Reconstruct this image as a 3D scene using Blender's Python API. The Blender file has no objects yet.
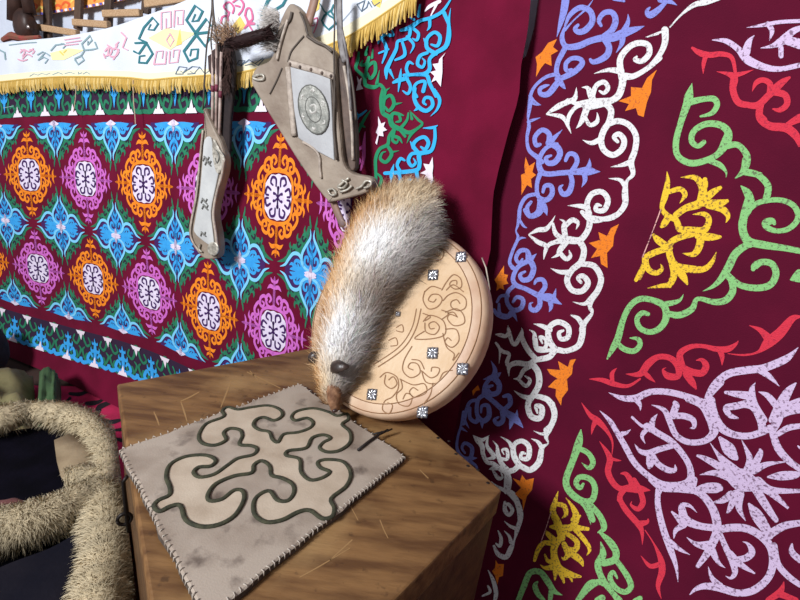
import bpy, math, random
from mathutils import Vector, Matrix
random.seed(7)
PI = math.pi
C = bpy.context.scene.collection
scn = bpy.context.scene
CAMH = 1.15
FPX = 500.0

# ------------------------------------------------------------------ camera
_d = Vector((-190., 1465., FPX)).normalized()            # world "down" seen by the camera
_F = Vector((0, 0, 1.)); _F = (_F - _F.dot(_d) * _d).normalized()
_R = _d.cross(_F)
def ray(x, y):
    v = Vector((x - 400., y - 300., FPX))
    return Vector((_R.dot(v), _F.dot(v), -_d.dot(v)))
cam_data = bpy.data.cameras.new('camera')
cam = bpy.data.objects.new('camera', cam_data); C.objects.link(cam)
cam_data.lens = 36. * FPX / 800.; cam_data.sensor_width = 36.; cam_data.clip_start = .02
bx = Vector((_R.x, _F.x, -_d.x)); by = -Vector((_R.y, _F.y, -_d.y)); bz = -Vector((_R.z, _F.z, -_d.z))
cam.matrix_world = Matrix(((bx.x, by.x, bz.x, 0), (bx.y, by.y, bz.y, 0), (bx.z, by.z, bz.z, CAMH), (0, 0, 0, 1)))
scn.camera = cam
EYE = Vector((0, 0, CAMH))

# ------------------------------------------------------------------ colours and materials
def lin(c):
    c /= 255.
    return c / 12.92 if c <= .04045 else ((c + .055) / 1.055) ** 2.4
def rgb(r, g, b, k=1.): return (lin(r) * k, lin(g) * k, lin(b) * k, 1.)
def mat(name, col, rough=.8, var=None, vscale=20., bump=0., bscale=200., metal=0., sheen=0., detail=4., stretch=None, vlo=.35, vhi=.65, spec=.5):
    """one principled surface; `var` = second colour mixed in by noise, `bump` = fine relief"""
    m = bpy.data.materials.new(name); m.use_nodes = True
    nt = m.node_tree; b = nt.nodes['Principled BSDF']
    b.inputs['Base Color'].default_value = col; b.inputs['Roughness'].default_value = rough
    b.inputs['Metallic'].default_value = metal; b.inputs['Specular IOR Level'].default_value = spec
    if sheen:
        b.inputs['Sheen Weight'].default_value = sheen; b.inputs['Sheen Roughness'].default_value = .4
    tc = nt.nodes.new('ShaderNodeTexCoord'); vec = tc.outputs['Object']
    if stretch:
        mp = nt.nodes.new('ShaderNodeMapping'); nt.links.new(vec, mp.inputs['Vector'])
        mp.inputs['Rotation'].default_value = stretch[0]; mp.inputs['Scale'].default_value = stretch[1]
        vec = mp.outputs['Vector']
    if var:
        n = nt.nodes.new('ShaderNodeTexNoise'); n.inputs['Scale'].default_value = vscale; n.inputs['Detail'].default_value = detail
        nt.links.new(vec, n.inputs['Vector'])
        r = nt.nodes.new('ShaderNodeMapRange'); r.inputs['From Min'].default_value = vlo; r.inputs['From Max'].default_value = vhi
        nt.links.new(n.outputs['Fac'], r.inputs['Value'])
        mx = nt.nodes.new('ShaderNodeMix'); mx.data_type = 'RGBA'
        mx.inputs['A'].default_value = col; mx.inputs['B'].default_value = var
        nt.links.new(r.outputs['Result'], mx.inputs['Factor']); nt.links.new(mx.outputs['Result'], b.inputs['Base Color'])
    if bump:
        n2 = nt.nodes.new('ShaderNodeTexNoise'); n2.inputs['Scale'].default_value = bscale; n2.inputs['Detail'].default_value = 3.
        nt.links.new(vec, n2.inputs['Vector'])
        bp = nt.nodes.new('ShaderNodeBump'); bp.inputs['Strength'].default_value = bump; bp.inputs['Distance'].default_value = .004
        nt.links.new(n2.outputs['Fac'], bp.inputs['Height']); nt.links.new(bp.outputs['Normal'], b.inputs['Normal'])
    return m
def hair_mat(name, rough=.6):
    m = bpy.data.materials.new(name); m.use_nodes = True; nt = m.node_tree; b = nt.nodes['Principled BSDF']
    a = nt.nodes.new('ShaderNodeAttribute'); a.attribute_name = 'hair_colour'
    nt.links.new(a.outputs['Color'], b.inputs['Base Color']); b.inputs['Roughness'].default_value = rough
    b.inputs['Specular IOR Level'].default_value = .2
    t = nt.nodes.new('ShaderNodeBsdfTranslucent'); nt.links.new(a.outputs['Color'], t.inputs['Color']); mx = nt.nodes.new('ShaderNodeMixShader'); mx.inputs[0].default_value = .12
    out = nt.nodes['Material Output']; nt.links.new(b.outputs[0], mx.inputs[1]); nt.links.new(t.outputs[0], mx.inputs[2]); nt.links.new(mx.outputs[0], out.inputs['Surface'])
    return m

# ------------------------------------------------------------------ objects
def mesh(name, V, Fc, mats, parent=None, mi=None, smooth=False):
    me = bpy.data.meshes.new(name); me.from_pydata([tuple(v) for v in V], [], Fc)
    for m in (mats if isinstance(mats, (list, tuple)) else [mats]): me.materials.append(m)
    if mi: me.polygons.foreach_set('material_index', mi)
    if smooth: me.polygons.foreach_set('use_smooth', [True] * len(me.polygons))
    me.update()
    o = bpy.data.objects.new(name, me); C.objects.link(o)
    if parent:
        o.parent = parent; o.matrix_parent_inverse = Matrix.Translation(-parent.location)
    return o
def tag(o, label=None, cat=None, group=None, kind=None):
    if label: o['label'] = label
    if cat: o['category'] = cat
    if group: o['group'] = group
    if kind: o['kind'] = kind
    return o
def thing(name, label, cat, loc, group=None):
    o = bpy.data.objects.new(name, None); C.objects.link(o); o.location = loc; o.empty_display_size = .05
    return tag(o, label, cat, group)

class MB:
    """collects vertices, faces and material numbers for ONE mesh object"""
    def __init__(s): s.V = []; s.F = []; s.M = []
    def add(s, V, F, m=0):
        o = len(s.V); s.V += [Vector(v) for v in V]; s.F += [tuple(i + o for i in f) for f in F]; s.M += [m] * len(F)
    def build(s, name, mats, parent=None, smooth=False): return mesh(name, s.V, s.F, mats, parent, s.M, smooth)
    def box(s, c, ax, ay, az, m=0):           # centre and three half-axis vectors
        c = Vector(c); V = [c + i * ax + j * ay + k * az for i in (-1, 1) for j in (-1, 1) for k in (-1, 1)]
        s.add(V, [(0, 1, 3, 2), (4, 6, 7, 5), (0, 4, 5, 1), (2, 3, 7, 6), (0, 2, 6, 4), (1, 5, 7, 3)], m)
    def tube(s, P, R, n=8, m=0, flat=None):   # a tube along points with a radius per point; flat=(normal, squash)
        P = [Vector(p) for p in P]; k = len(P)
        if not isinstance(R, (list, tuple)): R = [R] * k
        V = []; F = []; side = None
        for i in range(k):
            t = (P[min(i + 1, k - 1)] - P[max(i - 1, 0)]).normalized()
            ref = flat[0] if flat else (side or (Vector((0, 0, 1)) if abs(t.z) < .9 else Vector((1, 0, 0))))
            b = t.cross(ref)
            if b.length < 1e-5: b = t.cross(Vector((.3, .5, .8)))
            b.normalize(); a = b.cross(t).normalized(); side = a
            q = flat[1] if flat else 1.
            for j in range(n):
                w = 2 * PI * j / n; V.append(P[i] + R[i] * (math.cos(w) * b + q * math.sin(w) * a))
        for i in range(k - 1):
            for j in range(n):
                F.append((i * n + j, i * n + (j + 1) % n, (i + 1) * n + (j + 1) % n, (i + 1) * n + j))
        F.append(tuple(range(n - 1, -1, -1))); F.append(tuple((k - 1) * n + j for j in range(n)))
        s.add(V, F, m)

def spline(pts, sub=5, closed=False):
    """Catmull-Rom through tuples of any length"""
    n = len(pts); out = []
    if n < 3 and not closed:
        a, b = pts[0], pts[-1]
        return [tuple(a[k] + (b[k] - a[k]) * i / sub for k in range(len(a))) for i in range(sub + 1)]
    for i in range(n if closed else n - 1):
        g = lambda j: pts[j % n] if closed else pts[max(0, min(n - 1, j))]
        p0, p1, p2, p3 = g(i - 1), g(i), g(i + 1), g(i + 2)
        for q in range(sub):
            t = q / sub; t2 = t * t; t3 = t2 * t
            out.append(tuple(.5 * (2 * b + (c - a) * t + (2 * a - 5 * b + 4 * c - d) * t2 + (3 * b - a - 3 * c + d) * t3) for a, b, c, d in zip(p0, p1, p2, p3)))
    if not closed: out.append(tuple(pts[-1]))
    return out
def ribbon2(pts, sub=5):
    """2-D band along (x, y, width) knots: list of polygons, round ends unless pointed"""
    P = spline(pts, sub); n = len(P); L = []; Rr = []; polys = []; T = []
    for i in range(n):
        a = P[max(i - 1, 0)]; b = P[min(i + 1, n - 1)]
        tx, ty = b[0] - a[0], b[1] - a[1]; l = math.hypot(tx, ty) or 1.; tx /= l; ty /= l; T.append((tx, ty))
        w = max(P[i][2], 0.) * .5
        L.append((P[i][0] - ty * w, P[i][1] + tx * w)); Rr.append((P[i][0] + ty * w, P[i][1] - tx * w))
    for i in range(n - 1): polys.append([L[i], Rr[i], Rr[i + 1], L[i + 1]])
    for i, sg in ((0, -1.), (n - 1, 1.)):
        w = max(P[i][2], 0.) * .5
        if w > 1e-6 and P[i][2] > .2 * max(p[2] for p in P):
            tx, ty = T[i]; arc = []
            for k in range(7):
                a = -PI / 2 + PI * k / 6
                arc.append((P[i][0] + w * (sg * math.cos(a) * tx - math.sin(a) * ty), P[i][1] + w * (sg * math.cos(a) * ty + math.sin(a) * tx)))
            polys.append(arc)
    return polys

# ------------------------------------------------------------------ the walls of the tent as upright curved sheets
PHI = math.radians(23.)
WN = Vector((math.sin(PHI), math.cos(PHI), 0)); WT = Vector((math.cos(PHI), -math.sin(PHI), 0)); UP = Vector((0, 0, 1))
def c_left(s, z):
    q = max(0., min(1., (s + .50) / .26)); q = q * q * (3 - 2 * q)
    fl = max(0., min(1., (-z - .93) / .2)) * max(0., min(1., (-s - .85) / .3))
    return 1.16 - .045 * q - .045 * fl * fl + .004 * math.sin(5.1 * s + 1.3 * z) + .003 * math.sin(9.7 * s - 2. * z)
def c_right(s, z):
    k = max(s + .26, 0.); q = max(0., min(1., (-z - .62) / .5))
    return 1.150 - .32 * k * k - .17 * q * q + .005 * math.sin(13. * (s * .6 + z * .9)) * min(1., k * 6) + .003 * math.sin(23. * (s * .75 + z * .6) + 1.) * min(1., k * 6)
def c_flat(c): return lambda s, z: c
def spt(cf, s, z, off=0.): 
    return WT * s + WN * (cf(s, z) - off) + UP * (z + CAMH)
def hit(cf, x, y, off=0.):
    """where the line of sight through pixel (x, y) meets a sheet; returns s, z, point"""
    r = ray(x, y); c = 1.15; s = z = 0.
    for _ in range(10):
        k = (c - off) / r.dot(WN); p = r * k; s = p.dot(WT); z = p.z; c = cf(s, z)
    return s, z, p + EYE
def at_z(x, y, z):                       # z measured from the floor
    r = ray(x, y); return EYE + r * ((z - CAMH) / r.z)
def at_plane(x, y, p0, n):
    r = ray(x, y); return EYE + r * ((p0 - EYE).dot(n) / r.dot(n))
def px(P):
    v = P - EYE; c = Vector((v.dot(bx), -v.dot(by), -v.dot(bz))); return 400 + FPX * c.x / c.z, 300 + FPX * c.y / c.z

class Emb:
    """embroidery laid on a sheet: bands and patches mapped by fn(x, y, height)"""
    def __init__(s, mb, fn): s.mb = mb; s.fn = fn
    def poly(s, P, m, h):
        s.mb.add([s.fn(x, y, h) for x, y in P], [tuple(range(len(P)))], m)
    def strip(s, pts, m, h, sub=5):
        for P in ribbon2(pts, sub): s.poly(P, m, h)
def parse(txt, ox=0, oy=0, k=1.):
    out = []
    for line in txt.strip().split('\n'):
        for seg in line.split('|'):
            v = [float(q) for q in seg.replace(',', ' ').split()]
            if len(v) >= 6: out.append([(ox + v[i] / k, oy + v[i + 1] / k, v[i + 2] / k) for i in range(0, len(v) - 2, 3)])
    return out
def parse2(txt, ox=0, oy=0, k=1.):
    out = []
    for line in txt.strip().split('\n'):
        v = [float(q) for q in line.replace(',', ' ').split()]
        if len(v) >= 6: out.append([(ox + v[i] / k, oy + v[i + 1] / k) for i in range(0, len(v) - 1, 2)])
    return out

# blades of hair: base, direction, length, width, colours at root and tip
class Hair:
    def __init__(s): s.V = []; s.F = []; s.Cc = []; s.N = []
    def blade(s, p, d, L, w, c0, c1, bend=Vector((0, 0, -1)), b=.25, nrm=None):
        d = d.normalized(); sd = d.cross(Vector((random.gauss(0, 1), random.gauss(0, 1), random.gauss(0, 1))))
        if sd.length < 1e-4: return
        sd.normalize(); o = len(s.V)
        if nrm is not None:                                   # hairs lie on the coat: turn each blade's face outward and shade it with the coat
            sd = d.cross(nrm); sd = sd.normalized() if sd.length > 1e-4 else Vector((1, 0, 0)); sd = (sd + Vector((random.gauss(0, .35), random.gauss(0, .35), random.gauss(0, .35)))).normalized()
            if sd.cross(d).dot(nrm) < 0: sd = -sd
        s.N += [(nrm if nrm is not None else sd.cross(d)).normalized()] * 7
        for i, t in enumerate((0., .45, .8)):
            q = p + d * (L * t) + bend * (L * b * t * t); ww = w * (1 - .75 * t) * .5
            s.V += [q - sd * ww, q + sd * ww]; c = tuple(c0[k] + (c1[k] - c0[k]) * t for k in range(3)) + (1.,)
            s.Cc += [c, c]
        s.V.append(p + d * L + bend * (L * b)); s.Cc.append(tuple(c1[:3]) + (1.,))
        s.F += [(o, o + 1, o + 3, o + 2), (o + 2, o + 3, o + 5, o + 4), (o + 4, o + 5, o + 6)]
    def solid(s, V, F, cols):
        o = len(s.V); s.V += list(V); s.F += [tuple(i + o for i in f) for f in F]; s.Cc += [tuple(c[:3]) + (1.,) for c in cols]; s.N += [None] * len(V)
    def build(s, name, m, parent=None):
        o = mesh(name, s.V, s.F, m, parent, smooth=True)
        at = o.data.color_attributes.new('hair_colour', 'FLOAT_COLOR', 'POINT')
        at.data.foreach_set('color', [q for c in s.Cc for q in c])
        vn = [v.vector.copy() for v in o.data.vertex_normals]
        o.data.normals_split_custom_set_from_vertices([tuple(b_ if b_ is not None else a_) for a_, b_ in zip(vn, s.N)])
        return o
def mixc(a, b, t):
    t = max(0., min(1., t)); return tuple(a[k] + (b[k] - a[k]) * t for k in range(3))
# ------------------------------------------------------------------ embroidery drawings (band knots: x, y, width)
RIGHT = []          # (colour, strokes)
def rs(col, ox, oy, txt, k=5.): RIGHT.append((col, parse(txt, ox, oy, k)))
RSTAR = []
def rp(col, ox, oy, txt, k=5.): RSTAR.append((col, parse2(txt, ox, oy, k)))
rs('peri', 500, 0, '''
328 0 45 318 60 40 302 120 26 284 185 2 | 465 0 3 430 45 12 370 100 8 325 150 16
325 130 12 350 75 26 400 38 32 450 55 34 462 105 34 430 148 36 395 160 34 375 145 26 390 125 18
322 140 14 310 190 28 330 232 32 390 230 38 450 205 36 510 190 40 560 190 45 620 165 50 680 145 30 722 130 2
510 190 36 560 150 36 578 100 36 560 62 32 520 65 30 495 100 26 505 128 18 | 640 70 2 640 110 24 615 165 40 | 610 170 40 610 215 28 580 265 2
520 190 40 545 235 36 535 275 38 500 300 34 465 310 28 452 298 18
330 232 30 310 270 30 290 310 28 282 360 28 295 395 30 275 430 36 240 470 34 205 470 28 200 445 24 225 430 20 245 425 8
310 390 30 370 360 34 410 320 32 400 295 28 360 292 26 330 318 26 332 352 24 358 348 18 | 290 395 40 315 430 24 328 445 4
285 370 24 230 385 20 180 425 18 155 470 20 150 520 26 140 590 14 | 150 480 20 170 510 24 205 525 2 | 570 -5 20 620 5 14''')
rs('peri', 480, 100, '''
250 0 22 240 80 8 245 130 22 235 190 18 245 250 22 285 285 28 310 310 26 | 240 110 14 265 100 16 302 88 2 | 250 8 20 280 20 18 304 25 2
345 215 40 375 185 24 412 148 2 | 345 220 36 345 170 30 310 150 28 275 185 26 280 225 26 300 222 20
345 215 36 385 235 38 400 270 34 375 310 34 340 315 30 330 290 24 355 278 14
385 220 20 330 240 24 295 300 28 305 355 34 340 370 30 400 365 30 470 360 32 540 355 50 580 358 20 602 358 2
548 292 2 545 330 28 525 360 30 | 520 360 30 525 400 26 508 436 2 | 460 355 30 485 310 28 475 275 28 445 270 26 428 302 20
450 365 26 460 410 30 445 460 34 415 470 30 400 440 22 414 425 8
300 370 28 285 420 24 290 480 24 330 500 30 360 470 30 355 430 28 325 430 24 315 460 18 | 300 500 34 325 540 30 335 578 2
290 470 22 235 482 22 203 530 22 195 600 20 | 255 510 18 235 540 24 250 580 28 290 560 30 300 510 30''')
rs('peri', 460, 210, '''
295 0 16 290 70 16 280 105 8 290 140 18 265 200 18 248 260 20 265 290 26 | 298 50 16 318 80 14 336 90 2 | 285 155 14 305 140 14 331 140 2
325 0 24 350 30 30 390 20 30 410 0 26 | 420 0 20 436 25 2 | 345 245 40 335 205 26 300 205 26 280 240 22 295 265 20 312 245 12
350 250 36 383 218 2 | 345 245 34 368 290 32 350 340 32 315 350 28 300 325 22 325 308 14
340 255 30 290 285 26 265 340 26 280 375 28 330 395 26 400 430 34 450 440 50 490 462 20 510 472 2
480 392 2 470 430 24 455 445 30 | 450 450 30 455 485 24 445 510 2 | 395 425 26 425 385 28 415 350 26 385 350 24 372 370 12
395 430 26 400 470 30 380 500 30 355 495 26 350 470 14 365 462 6
275 375 24 240 410 24 235 460 24 265 500 28 305 490 28 315 450 26 285 435 22 265 460 16
240 430 20 205 430 18 185 460 14 | 195 470 14 200 520 24 240 530 26 262 510 24 285 556 2''')
rs('peri', 440, 310, '''
270 0 20 290 25 24 330 35 28 365 20 28 386 57 2 | 255 253 2 275 300 26 265 340 30 | 306 312 4 270 335 40 215 347 2
265 335 36 295 370 32 290 410 30 255 420 30 235 390 24 262 378 14 | 250 340 24 225 380 24 220 420 26
220 420 28 270 460 28 320 505 32 370 540 46 400 570 22 416 590 2 | 386 498 2 380 535 26 365 545 30 | 360 540 30 355 570 24 348 597 2
315 500 26 350 470 28 345 430 28 318 432 18 | 310 500 28 315 550 28 290 570 28 272 550 20 292 536 12
220 425 24 190 450 24 185 520 24 215 555 30 245 530 30 240 480 26 210 480 18 205 512 12 | 210 555 30 211 592 2
190 450 20 150 460 20 130 510 22 118 570 18 | 150 490 16 150 540 22 180 560 24 190 540 24 | 120 550 24 146 592 2''')
rs('peri', 440, 400, '''
118 60 18 105 130 14 90 180 14 85 240 18 110 285 24 150 290 24 160 240 24 125 215 20 110 240 16 125 265 12
105 140 20 138 160 2 | 140 300 20 180 330 16 186 358 6 | 155 292 30 186 290 2''')
rs('peri', 640, 0, '''
130 10 20 90 50 34 50 75 40 35 55 24 52 35 8 | 100 0 30 150 8 26 185 26 2''')
rs('whit', 500, 0, '''
735 187 2 790 168 14 | 800 290 28 740 340 28 670 380 32 620 385 44 610 430 40 590 480 40 540 510 34 490 525 36 430 535 40
610 390 40 600 300 36 640 240 34 690 215 34 740 225 34 745 270 34 710 305 32 675 298 26 684 283 12
605 355 40 540 350 24 470 368 2 | 470 515 34 455 475 40 438 440 24 408 437 2
460 490 30 480 430 28 520 410 28 540 440 26 520 465 22 498 455 12 | 382 437 2 375 490 28 340 510 30 290 530 28 235 570 6''')
rs('whit', 480, 100, '''
332 70 6 370 45 26 410 25 26 440 0 20 | 335 72 8 400 80 26 425 100 22 440 130 18 456 168 2 | 440 120 16 445 80 24 480 35 24 530 15 34
450 0 20 480 18 24 540 12 36 620 5 36 680 -8 10 | 540 20 40 520 80 36 500 120 22 480 142 2 | 525 85 20 550 125 24 585 108 26 588 75 10 584 62 2
620 10 40 655 50 36 645 110 36 620 150 36 605 200 36 620 250 34 665 275 34 710 245 34 720 200 34 695 170 30 670 185 26 688 208 20
610 190 30 560 215 26 513 200 2 | 640 120 34 690 105 34 745 125 34 780 180 34 775 250 34 755 310 36 765 370 26 735 405 18 725 460 36 725 520 34 690 570 30 640 595 26 560 590 30
755 310 36 710 325 22 653 335 2 | 725 430 30 700 400 22 643 392 2 | 545 570 36 535 520 32 560 470 32 610 460 32 640 500 32 620 550 32 580 550 26 585 525 24 605 528 12
540 540 30 500 530 26 438 528 2''')
rs('whit', 460, 210, '''
800 10 20 740 40 26 660 50 34 610 10 24 | 650 50 36 640 100 34 600 150 36 540 150 44 490 155 30
345 122 6 390 100 26 430 95 28 455 65 16 476 28 2 | 345 125 8 390 160 26 430 180 26 424 215 18 418 248 2 | 465 68 14 480 120 28 530 150 30 | 425 205 18 450 170 24 520 150 30
530 150 30 520 90 32 522 60 18 498 46 2 | 525 82 26 560 50 30 590 65 22 580 97 3
530 160 36 500 200 32 488 225 20 456 240 2 | 500 215 26 530 245 26 552 230 22 545 200 4
600 160 36 620 200 34 605 260 36 560 300 34 535 350 34 560 400 32 610 405 34 640 365 34 615 330 30 590 340 24 605 362 18
550 310 28 500 310 24 453 291 2 | 610 270 30 670 280 34 705 340 34 690 400 34 655 450 36 650 490 22 660 520 14 620 570 30 610 600 36
655 445 34 620 470 20 563 459 2 | 615 580 30 590 540 22 553 524 2''')
rs('whit', 440, 310, '''
755 -10 18 760 15 16 720 70 30 710 130 36 690 180 34 630 205 30 580 200 34 545 235 34 480 250 30 440 270 30 380 265 30 345 285 24 345 332 2
715 80 30 690 45 22 653 27 2 | 575 195 34 545 150 36 545 90 32 590 60 32 640 85 32 640 135 30 605 145 26 595 115 24 616 103 14
550 100 30 510 80 24 468 69 2 | 560 200 20 490 200 26 475 150 30 470 115 18 445 99 2 | 490 190 20 525 190 24 530 150 22 500 135 20 512 166 10
480 245 30 440 200 30 410 140 28 412 110 14 408 88 2 | 408 105 10 385 160 26 365 170 20 345 110 24 340 76 2 | 345 105 14 330 130 22 300 125 22 278 122 6
280 165 14 300 200 16 295 268 2 | 275 162 4 310 205 22 345 220 20 335 260 24 345 285 24
460 270 36 490 310 36 495 370 36 470 420 34 440 470 34 455 530 34 500 540 34 510 490 32 480 480 24 487 514 12
460 275 30 420 300 26 395 340 20 366 344 2 | 395 350 18 430 380 22 450 350 20 425 330 8 | 450 440 30 410 430 22 370 403 2
480 430 28 540 450 34 572 510 34 560 570 32 530 600 30''')
rs('whit', 440, 400, '''
560 20 34 572 80 32 550 140 32 530 180 26 540 217 8 510 240 28 495 310 36 450 350 34 400 330 32 370 350 30 340 365 34 335 430 36 330 460 24
540 160 30 510 170 16 468 154 2 | 510 240 28 490 210 20 456 193 2 | 400 330 34 370 280 34 370 225 28 410 205 28 445 235 30 440 290 30 405 290 22 410 265 20 426 268 12
365 250 28 345 210 18 303 183 2 | 350 360 26 310 320 28 290 270 26 285 230 14 263 203 2 | 300 290 16 335 295 20 335 250 20 310 250 12 320 272 6
165 175 4 185 200 26 210 230 30 215 270 24 235 310 24 270 320 24 310 355 24 | 170 180 8 210 200 22 247 176 2 | 240 185 8 235 230 20 270 280 26 250 292 16 218 292 2
245 347 4 270 340 26 310 340 24 | 260 345 10 290 390 24 312 385 14 300 352 3 | 310 340 26 345 390 30 340 440 34
255 405 2 280 430 14 320 450 24 365 470 28 395 540 32 400 600 26''')
rs('whit', 460, 480, '''
200 40 4 250 70 26 290 120 28 305 180 26 285 250 26 272 300 10 255 340 30 230 385 30 190 370 26 170 330 14
225 112 18 225 150 26 245 175 22 262 150 22 240 120 20 225 132 12 | 285 245 24 250 230 16 220 204 2 | 255 310 24 245 280 16 220 253 2
190 253 6 205 290 20 200 330 20 180 318 10 | 140 450 4 165 500 22 180 560 26 175 600 20 | 112 580 10 150 560 18 140 530 12''')
rs('whit', 640, 0, '''
395 -8 22 330 10 34 270 25 28 205 75 12 150 135 8 | 28 186 2 90 165 12 135 150 12 | 125 150 42 125 210 36 100 270 30 50 330 26 0 365 26''')
rp('oran', 500, 0, '''
285 195 265 235 290 255 255 275 258 330 225 315 205 340 180 385 185 320 178 285 210 260 240 215
785 348 760 400 755 460 735 510 718 585 690 575 680 540 625 555 645 520 592 505 655 480 655 435 710 440 735 390''')
rp('oran', 480, 100, '228 285 245 330 275 310 262 360 280 375 255 395 260 440 235 425 207 475 208 410 205 375 225 365 222 330')
rp('oran', 460, 210, '''
220 278 220 320 240 325 232 350 242 368 215 375 222 400 200 390 182 405 185 370 172 350 190 325
795 70 770 130 765 180 735 215 738 290 705 270 700 230 655 240 685 195 645 165 700 150 692 110 735 130 755 90''')
rp('oran', 440, 310, '''
680 245 665 275 660 320 635 345 640 400 610 440 605 478 578 430 580 395 540 385 575 350 590 345 550 320 535 295 600 300 590 255 640 285 650 250
190 375 200 400 180 405 165 430 160 405''')
rp('oran', 440, 400, '410 375 430 400 470 390 460 450 435 480 415 555 412 500 372 470 405 440 362 390 400 405')
rp('oran', 460, 480, '178 400 190 420 220 420 215 480 195 485 187 525 175 480 160 455 175 440')
rs('gree', 640, 80, '''
260 15 2 245 80 50 235 120 46 205 210 36 180 310 36 190 380 36 250 415 38 320 405 36 390 370 36 430 310 56 440 260 44 400 225 40 330 220 36 270 255 34 258 305 34 290 330 30 320 310 26
250 110 40 320 95 32 370 95 36 385 125 34 360 165 28 303 182 12 | 350 405 30 400 425 32 430 460 14 430 487 2
430 330 40 490 325 34 535 380 40 525 440 40 500 472 22 474 492 2 | 530 455 30 590 475 36 640 530 40 630 600 40 | 503 528 4 540 560 34 560 600 30''')
rs('gree', 600, 160, '''
730 0 44 720 50 40 680 92 2 | 720 65 24 800 75 34 | 703 128 4 745 190 44 745 240 44 710 310 40 720 380 44 750 420 44''')
rs('gree', 640, 200, '''
545 -15 40 520 80 46 515 150 44 545 205 44 620 225 44 720 240 36 800 255 34
540 50 34 600 10 30 700 0 30 770 30 34 790 90 34 750 140 32 690 155 28 640 140 34 628 115 44 660 105 38 672 118 20
550 215 40 480 265 44 440 340 46 400 400 34 360 435 20 313 456 2
440 380 40 500 425 36 580 440 38 650 425 40 680 370 40 660 320 38 610 310 36 575 330 42 566 345 26
450 390 30 465 450 40 430 500 40 370 510 34 310 495 26 280 500 26 260 545 36 200 575 38 150 570 34 125 555 20 | 750 400 4 775 390 50 800 380 80''')
rs('gree', 580, 270, '''
135 447 8 165 390 34 190 340 40 215 250 34 250 180 34 300 145 34 360 150 34 420 180 40 430 240 40 400 290 36 350 310 32 300 290 32 285 245 30 310 215 30 340 220 24
180 360 30 220 395 32 270 405 32 300 375 30 290 345 26 248 340 6 | 410 170 30 460 165 30 500 150 18 518 120 2''')
rs('gree', 440, 400, '''
705 146 4 695 210 44 665 300 38 630 400 38 650 460 40 710 505 40 760 500 36 775 440 34 750 395 32 700 385 32 680 415 30 700 440 26 716 420 16
690 240 30 740 265 30 765 310 32 745 340 26 708 313 2 | 710 510 34 745 550 34 765 600 30''')
rs('gree', 460, 480, '''
560 70 34 600 100 34 630 140 26 655 224 2 | 640 110 30 700 180 34 720 240 34 690 262 8 | 700 262 16 750 310 40 780 360 40 770 400 40 720 415 40
703 308 4 715 370 40 690 420 40 705 480 34 760 560 30 800 600 30 | 290 605 30 320 530 34 350 465 34 400 460 34 440 510 36 470 555 30 512 576 2
455 560 30 450 605 24 | 420 600 18 390 570 30 375 530 30 387 510 12 | 590 600 30 640 540 40 690 510 34 720 520 30''')
rs('gree', 580, 480, '''
180 400 30 230 470 34 255 530 34 225 560 32 180 540 30 150 490 30 165 460 24 186 490 12 | 0 585 30 50 520 40 100 512 30
90 430 34 110 500 30 160 560 30 190 605 28 | 85 600 30 110 590 40 | 275 605 30 300 592 30''')
rs('red', 640, 0, '''
262 240 16 300 265 36 350 275 34 410 270 30 460 290 26 478 370 18 | 330 275 28 318 320 24 316 370 2
383 358 2 440 370 26 470 390 46 465 450 40 490 510 40 540 525 36 590 525 40 640 480 40 690 430 44 720 405 34 747 388 16
480 375 30 520 365 20 567 349 2 | 650 470 40 650 420 36 615 400 32 580 415 28 561 458 2 | 670 460 40 725 475 40 735 520 36 700 550 30 662 544 8 | 605 525 36 595 570 40 620 600 40''')
rs('red', 640, 80, '600 130 40 600 190 44 650 230 46 730 240 50 780 280 46 796 335 8 | 730 228 26 770 205 40 800 190 50')
rs('red', 580, 270, '''
46 545 4 110 550 26 170 570 30 240 580 20 300 545 12 | 165 570 20 160 520 26 184 490 2 | 228 520 2 300 520 36 340 470 44 390 435 34 450 440 34 490 480 40 490 530 36 440 530 40 415 500 14 430 488 3
320 510 26 345 535 26 377 562 2 | 510 480 40 500 420 38 550 385 30 610 380 24 680 395 32 740 395 36 780 370 18 792 353 2
695 395 30 710 430 30 710 477 3 | 515 490 40 560 510 40 610 515 40 630 480 40 610 450 24 580 452 4 | 530 520 40 560 560 40 582 597 8''')
rs('red', 640, 300, '''
438 268 4 520 275 12 590 260 16 640 215 60 700 165 60 760 95 40 800 83 14 | 640 190 50 600 150 28 546 127 3''')
rs('red', 560, 380, '''
107 113 2 150 175 26 190 205 36 235 255 22 262 310 12 260 372 4 | 180 200 34 165 235 22 157 275 2 | 197 306 2 235 360 26 250 400 36 240 460 36 270 520 34 310 550 30
245 390 20 280 400 16 307 403 2 | 302 468 6 330 470 26 355 505 34 370 545 40 410 552 24 452 552 2 | 330 540 30 300 570 24 295 600 24''')
rs('red', 580, 480, '''
150 0 24 200 40 26 260 40 50 310 45 36 352 52 3 | 270 0 30 290 40 40 | 225 45 30 200 90 28 230 150 34 290 220 34 310 260 24 312 324 2
300 50 30 315 110 34 290 145 30 255 125 14 260 106 3 | 300 220 40 335 210 24 341 193 6 | 325 250 6 370 320 10 405 400 34 410 460 40 390 530 26 407 595 2 | 400 420 30 350 430 26 304 378 2''')
rs('red', 640, 480, '640 600 30 700 560 40 720 508 4 | 700 570 40 780 600 30')
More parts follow.
